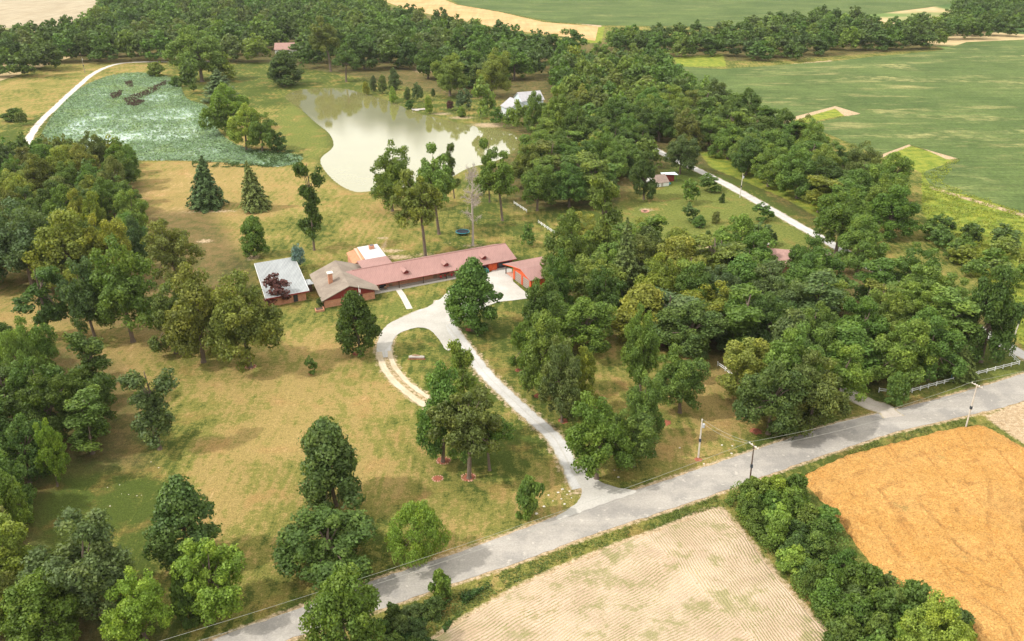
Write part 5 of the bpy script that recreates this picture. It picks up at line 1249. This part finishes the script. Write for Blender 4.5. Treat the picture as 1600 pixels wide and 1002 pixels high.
# the smallest, farthest crowns read as one wood
r_ = np.random.default_rng(77); LV_ = []; proto_lite = []
for s_ in range(4):
    rr = np.random.default_rng(960 + s_); B = lobed(rr, 16, 6.0, 2.0, 7, 6, (1.1, 1.9)); me = blobs_to_mesh('lite', B, 24, 1.35, rr)
    v = np.empty(len(me.vertices) * 3, np.float32); me.vertices.foreach_get('co', v); proto_lite.append(v.reshape(-1, 3)); bpy.data.meshes.remove(me)
Vs = []; Cs = []; Lf = []
for q in trees_[CAP:]:
    v = proto_lite[int(q['rz'] * 10) % 4]; ca, sa = math.cos(q['rz']), math.sin(q['rz']); k = q['R'] / 6.9; h = q['H'] / 16.8
    Vs.append(np.column_stack([(v[:,0] * ca - v[:,1] * sa) * k + q['X'], (v[:,0] * sa + v[:,1] * ca) * k + q['Y'], v[:,2] * h])); n = len(v) // 4
    Cs.append(np.tile(np.array([*tint_of(q), 1]), (n, 1)))
V = np.vstack(Vs); F = np.arange(len(V)).reshape(-1, 4); me = raw_mesh('distant_wood', V, F)
ca_ = me.attributes.new('tint', 'FLOAT_COLOR', 'FACE'); ca_.data.foreach_set('color', np.vstack(Cs).astype(np.float32).ravel())
fattr(me, 'leafv', np.clip(r_.normal(.5, .24, len(F)), 0, 1), 'FACE'); fattr(me, 'clumpv', r_.random(len(F)) ** 4 * .5, 'FACE')
wm = M['leaf'].copy(); wm.name = 'wood_leaf'; t_ = wm.node_tree; at_ = t_.nodes.new('ShaderNodeAttribute'); at_.attribute_name = 'tint'
for l in list(t_.links):
    if l.from_node.type == 'OBJECT_INFO': so_ = l.to_socket; t_.links.new(at_.outputs['Color'], so_)
me.materials.append(wm); tag(add_obj('distant_wood', me), 'dense dark green wood far off at the top of the view', None, None, 'stuff')

# ------------------------------------------------------------------ weeds, lily leaves: what nobody could count
def scatter(poly, n, seed, edge=0):
    r_ = np.random.default_rng(seed); pl = np.array(poly); lo, hi = pl.min(0), pl.max(0); P = r_.random((int(n * 3), 2)) * (hi - lo) + lo
    P = P[sdf(P, pl) > edge]; return P[:n], r_
def weeds(name, poly, n, hgt, size, cols, mat, label, seed):
    P, r_ = scatter(poly, n, seed); dens = noise2(P, 2.2, seed + 1); P = P[dens > .38]; k = len(P); hh = hgt * noise2(P, 3.0, seed + 2) * 1.6
    C = np.column_stack([P, r_.random(k) * hh]); N = r_.normal(0, .6, (k, 3)) + np.array([0, 0, .8]); N /= np.linalg.norm(N, axis=1)[:, None]
    V, F = leaf_quads(C, N, size * r_.uniform(.6, 1.4, k), .55, r_); me = raw_mesh(name, V, F, M['leaf'])
    fattr(me, 'leafv', np.clip(r_.normal(.5, .25, k), 0, 1), 'FACE'); fattr(me, 'clumpv', noise2(P, 4.0, seed + 5) ** 2, 'FACE')
    o = add_obj(name, me); o.color = (*cols, 1); tag(o, label, None, None, 'stuff'); return o
weeds('verge_weeds', GP([(640,962),(700,935),(760,905),(900,852),(1000,818),(1120,775),(1125,792),(1050,815),(900,872),(800,915),(720,960),(650,1010)]), 15000, .35, .34, (.10,.14,.035), 'leaf', 'green weeds along the near side of the road', 31)
weeds('verge_weeds', GP([(1240,750),(1310,712),(1400,680),(1500,656),(1540,668),(1600,720),(1570,700),(1520,672),(1400,695),(1300,730)]), 9000, .45, .34, (.13,.16,.04), 'leaf', 'green weeds between the road and the golden wheat', 32)
weeds('ditch_scrub', GP([(610,1040),(620,985),(680,948),(740,925),(770,915),(720,950),(690,1000),(680,1040)]), 9000, .9, .36, (.05,.10,.025), 'leaf', 'dense green ditch growth at the bottom beside the road', 33)
weeds('hedge_undergrowth', GP([(1128,780),(1180,765),(1250,772),(1300,830),(1350,895),(1425,940),(1510,975),(1525,1035),(1320,1050),(1295,995),(1245,930),(1190,860)]), 60000, 2.6, .36, (.11,.175,.036), 'leaf', 'tangled undergrowth filling the hedgerow', 34)
weeds('rough_weeds', weed_polys[0], 26000, .8, .60, (.19,.235,.04), 'leaf', 'tall yellow green weeds at the right', 35)
weeds('pond_bank_weeds', GP([(300,252),(380,256),(440,258),(470,250),(475,240),(440,232),(380,236),(430,262),(300,262)]), 9000, .8, .6, (.055,.10,.03), 'leaf', 'rank green growth on the lower bank of the lily pond', 36)
# lily leaves
P, r_ = scatter(lily, 95000, 41, -.4)
dm = noise2(P, 16, 42) * .55 + noise2(P, 5, 43) * .3 + noise2(P, 1.6, 44) * .28
cx, cy = G(215, 195)[:2]; hole = np.exp(-((P[:,0]-cx)/30)**2 - ((P[:,1]-cy)/62)**2); edge_d = sdf(P, lily)
keepm = (dm + .20 * (edge_d < 9) - .19 * hole - .04) > (.10 + .62 * r_.random(len(P))); P = P[keepm]; k = len(P)
C = np.column_stack([P, -.1 + r_.random(k) * .45]); N = r_.normal(0, .28, (k, 3)) + np.array([0, 0, 1.]); N /= np.linalg.norm(N, axis=1)[:, None]
V, F = leaf_quads(C, N, .80 * r_.uniform(.6, 1.4, k), .95, r_); me = raw_mesh('lily_leaves', V, F, M['leaf'])
fattr(me, 'leafv', np.clip(r_.normal(.5, .28, k), 0, 1), 'FACE'); fattr(me, 'clumpv', np.clip(noise2(P, 9, 45) - .5, 0, .4), 'FACE')
o = add_obj('lily_leaves', me); o.color = (.175, .26, .14, 1); tag(o, 'mass of green lily leaves covering the left pond', None, None, 'stuff')
# dark dead stalks in the lily pond
pr, r_ = scatter(GP([(193,156),(205,150),(232,140),(262,126),(266,128),(245,142),(215,156),(200,163)]), 900, 51)
p2, _ = scatter(GP([(172,148),(190,142),(188,152),(175,155)]), 350, 52); p3, _ = scatter(GP([(196,165),(212,158),(228,158),(215,166)]), 420, 53); p4, _ = scatter(GP([(195,128),(206,127),(208,136),(199,136)]), 220, 54)
P = np.vstack([pr, p2, p3, p4]); P = P[noise2(P, 3, 55) > .3]; m = MB()
for x, y in P:
    a = random.Random(int(x * 97 + y * 31)).random() * 6.28; h = .6 + .6 * ((x * 7.3 + y * 3.1) % 1); q = .9
    m.poly([(x-.18*math.cos(a), y-.18*math.sin(a), -.3), (x+.18*math.cos(a), y+.18*math.sin(a), -.3), (x+q*math.cos(a+1), y+q*math.sin(a+1), h), (x+.6*math.cos(a+.6), y+.6*math.sin(a+.6), h*.9)])
tag(m.build('dead_stalks', M['dark_wood'], None), 'dark brown dead stalks standing in the lily pond', None, None, 'stuff')

# ------------------------------------------------------------------ air
hz = MB(); hz.box(-1250, 1250, -60, 2200, -3.2, 130)
hm = bpy.data.materials.new('haze_air'); hm.use_nodes = True; ht = hm.node_tree; ht.nodes.clear()
ho = ht.nodes.new('ShaderNodeOutputMaterial'); pv = ht.nodes.new('ShaderNodeVolumePrincipled'); pv.inputs['Color'].default_value = (.88, .91, .92, 1); pv.inputs['Density'].default_value = .000045; pv.inputs['Anisotropy'].default_value = .2
ht.links.new(pv.outputs[0], ho.inputs['Volume'])
if HAZE: tag(hz.build('haze', hm, None), None, None, None, 'stuff')
print('TREES', len(TREES))
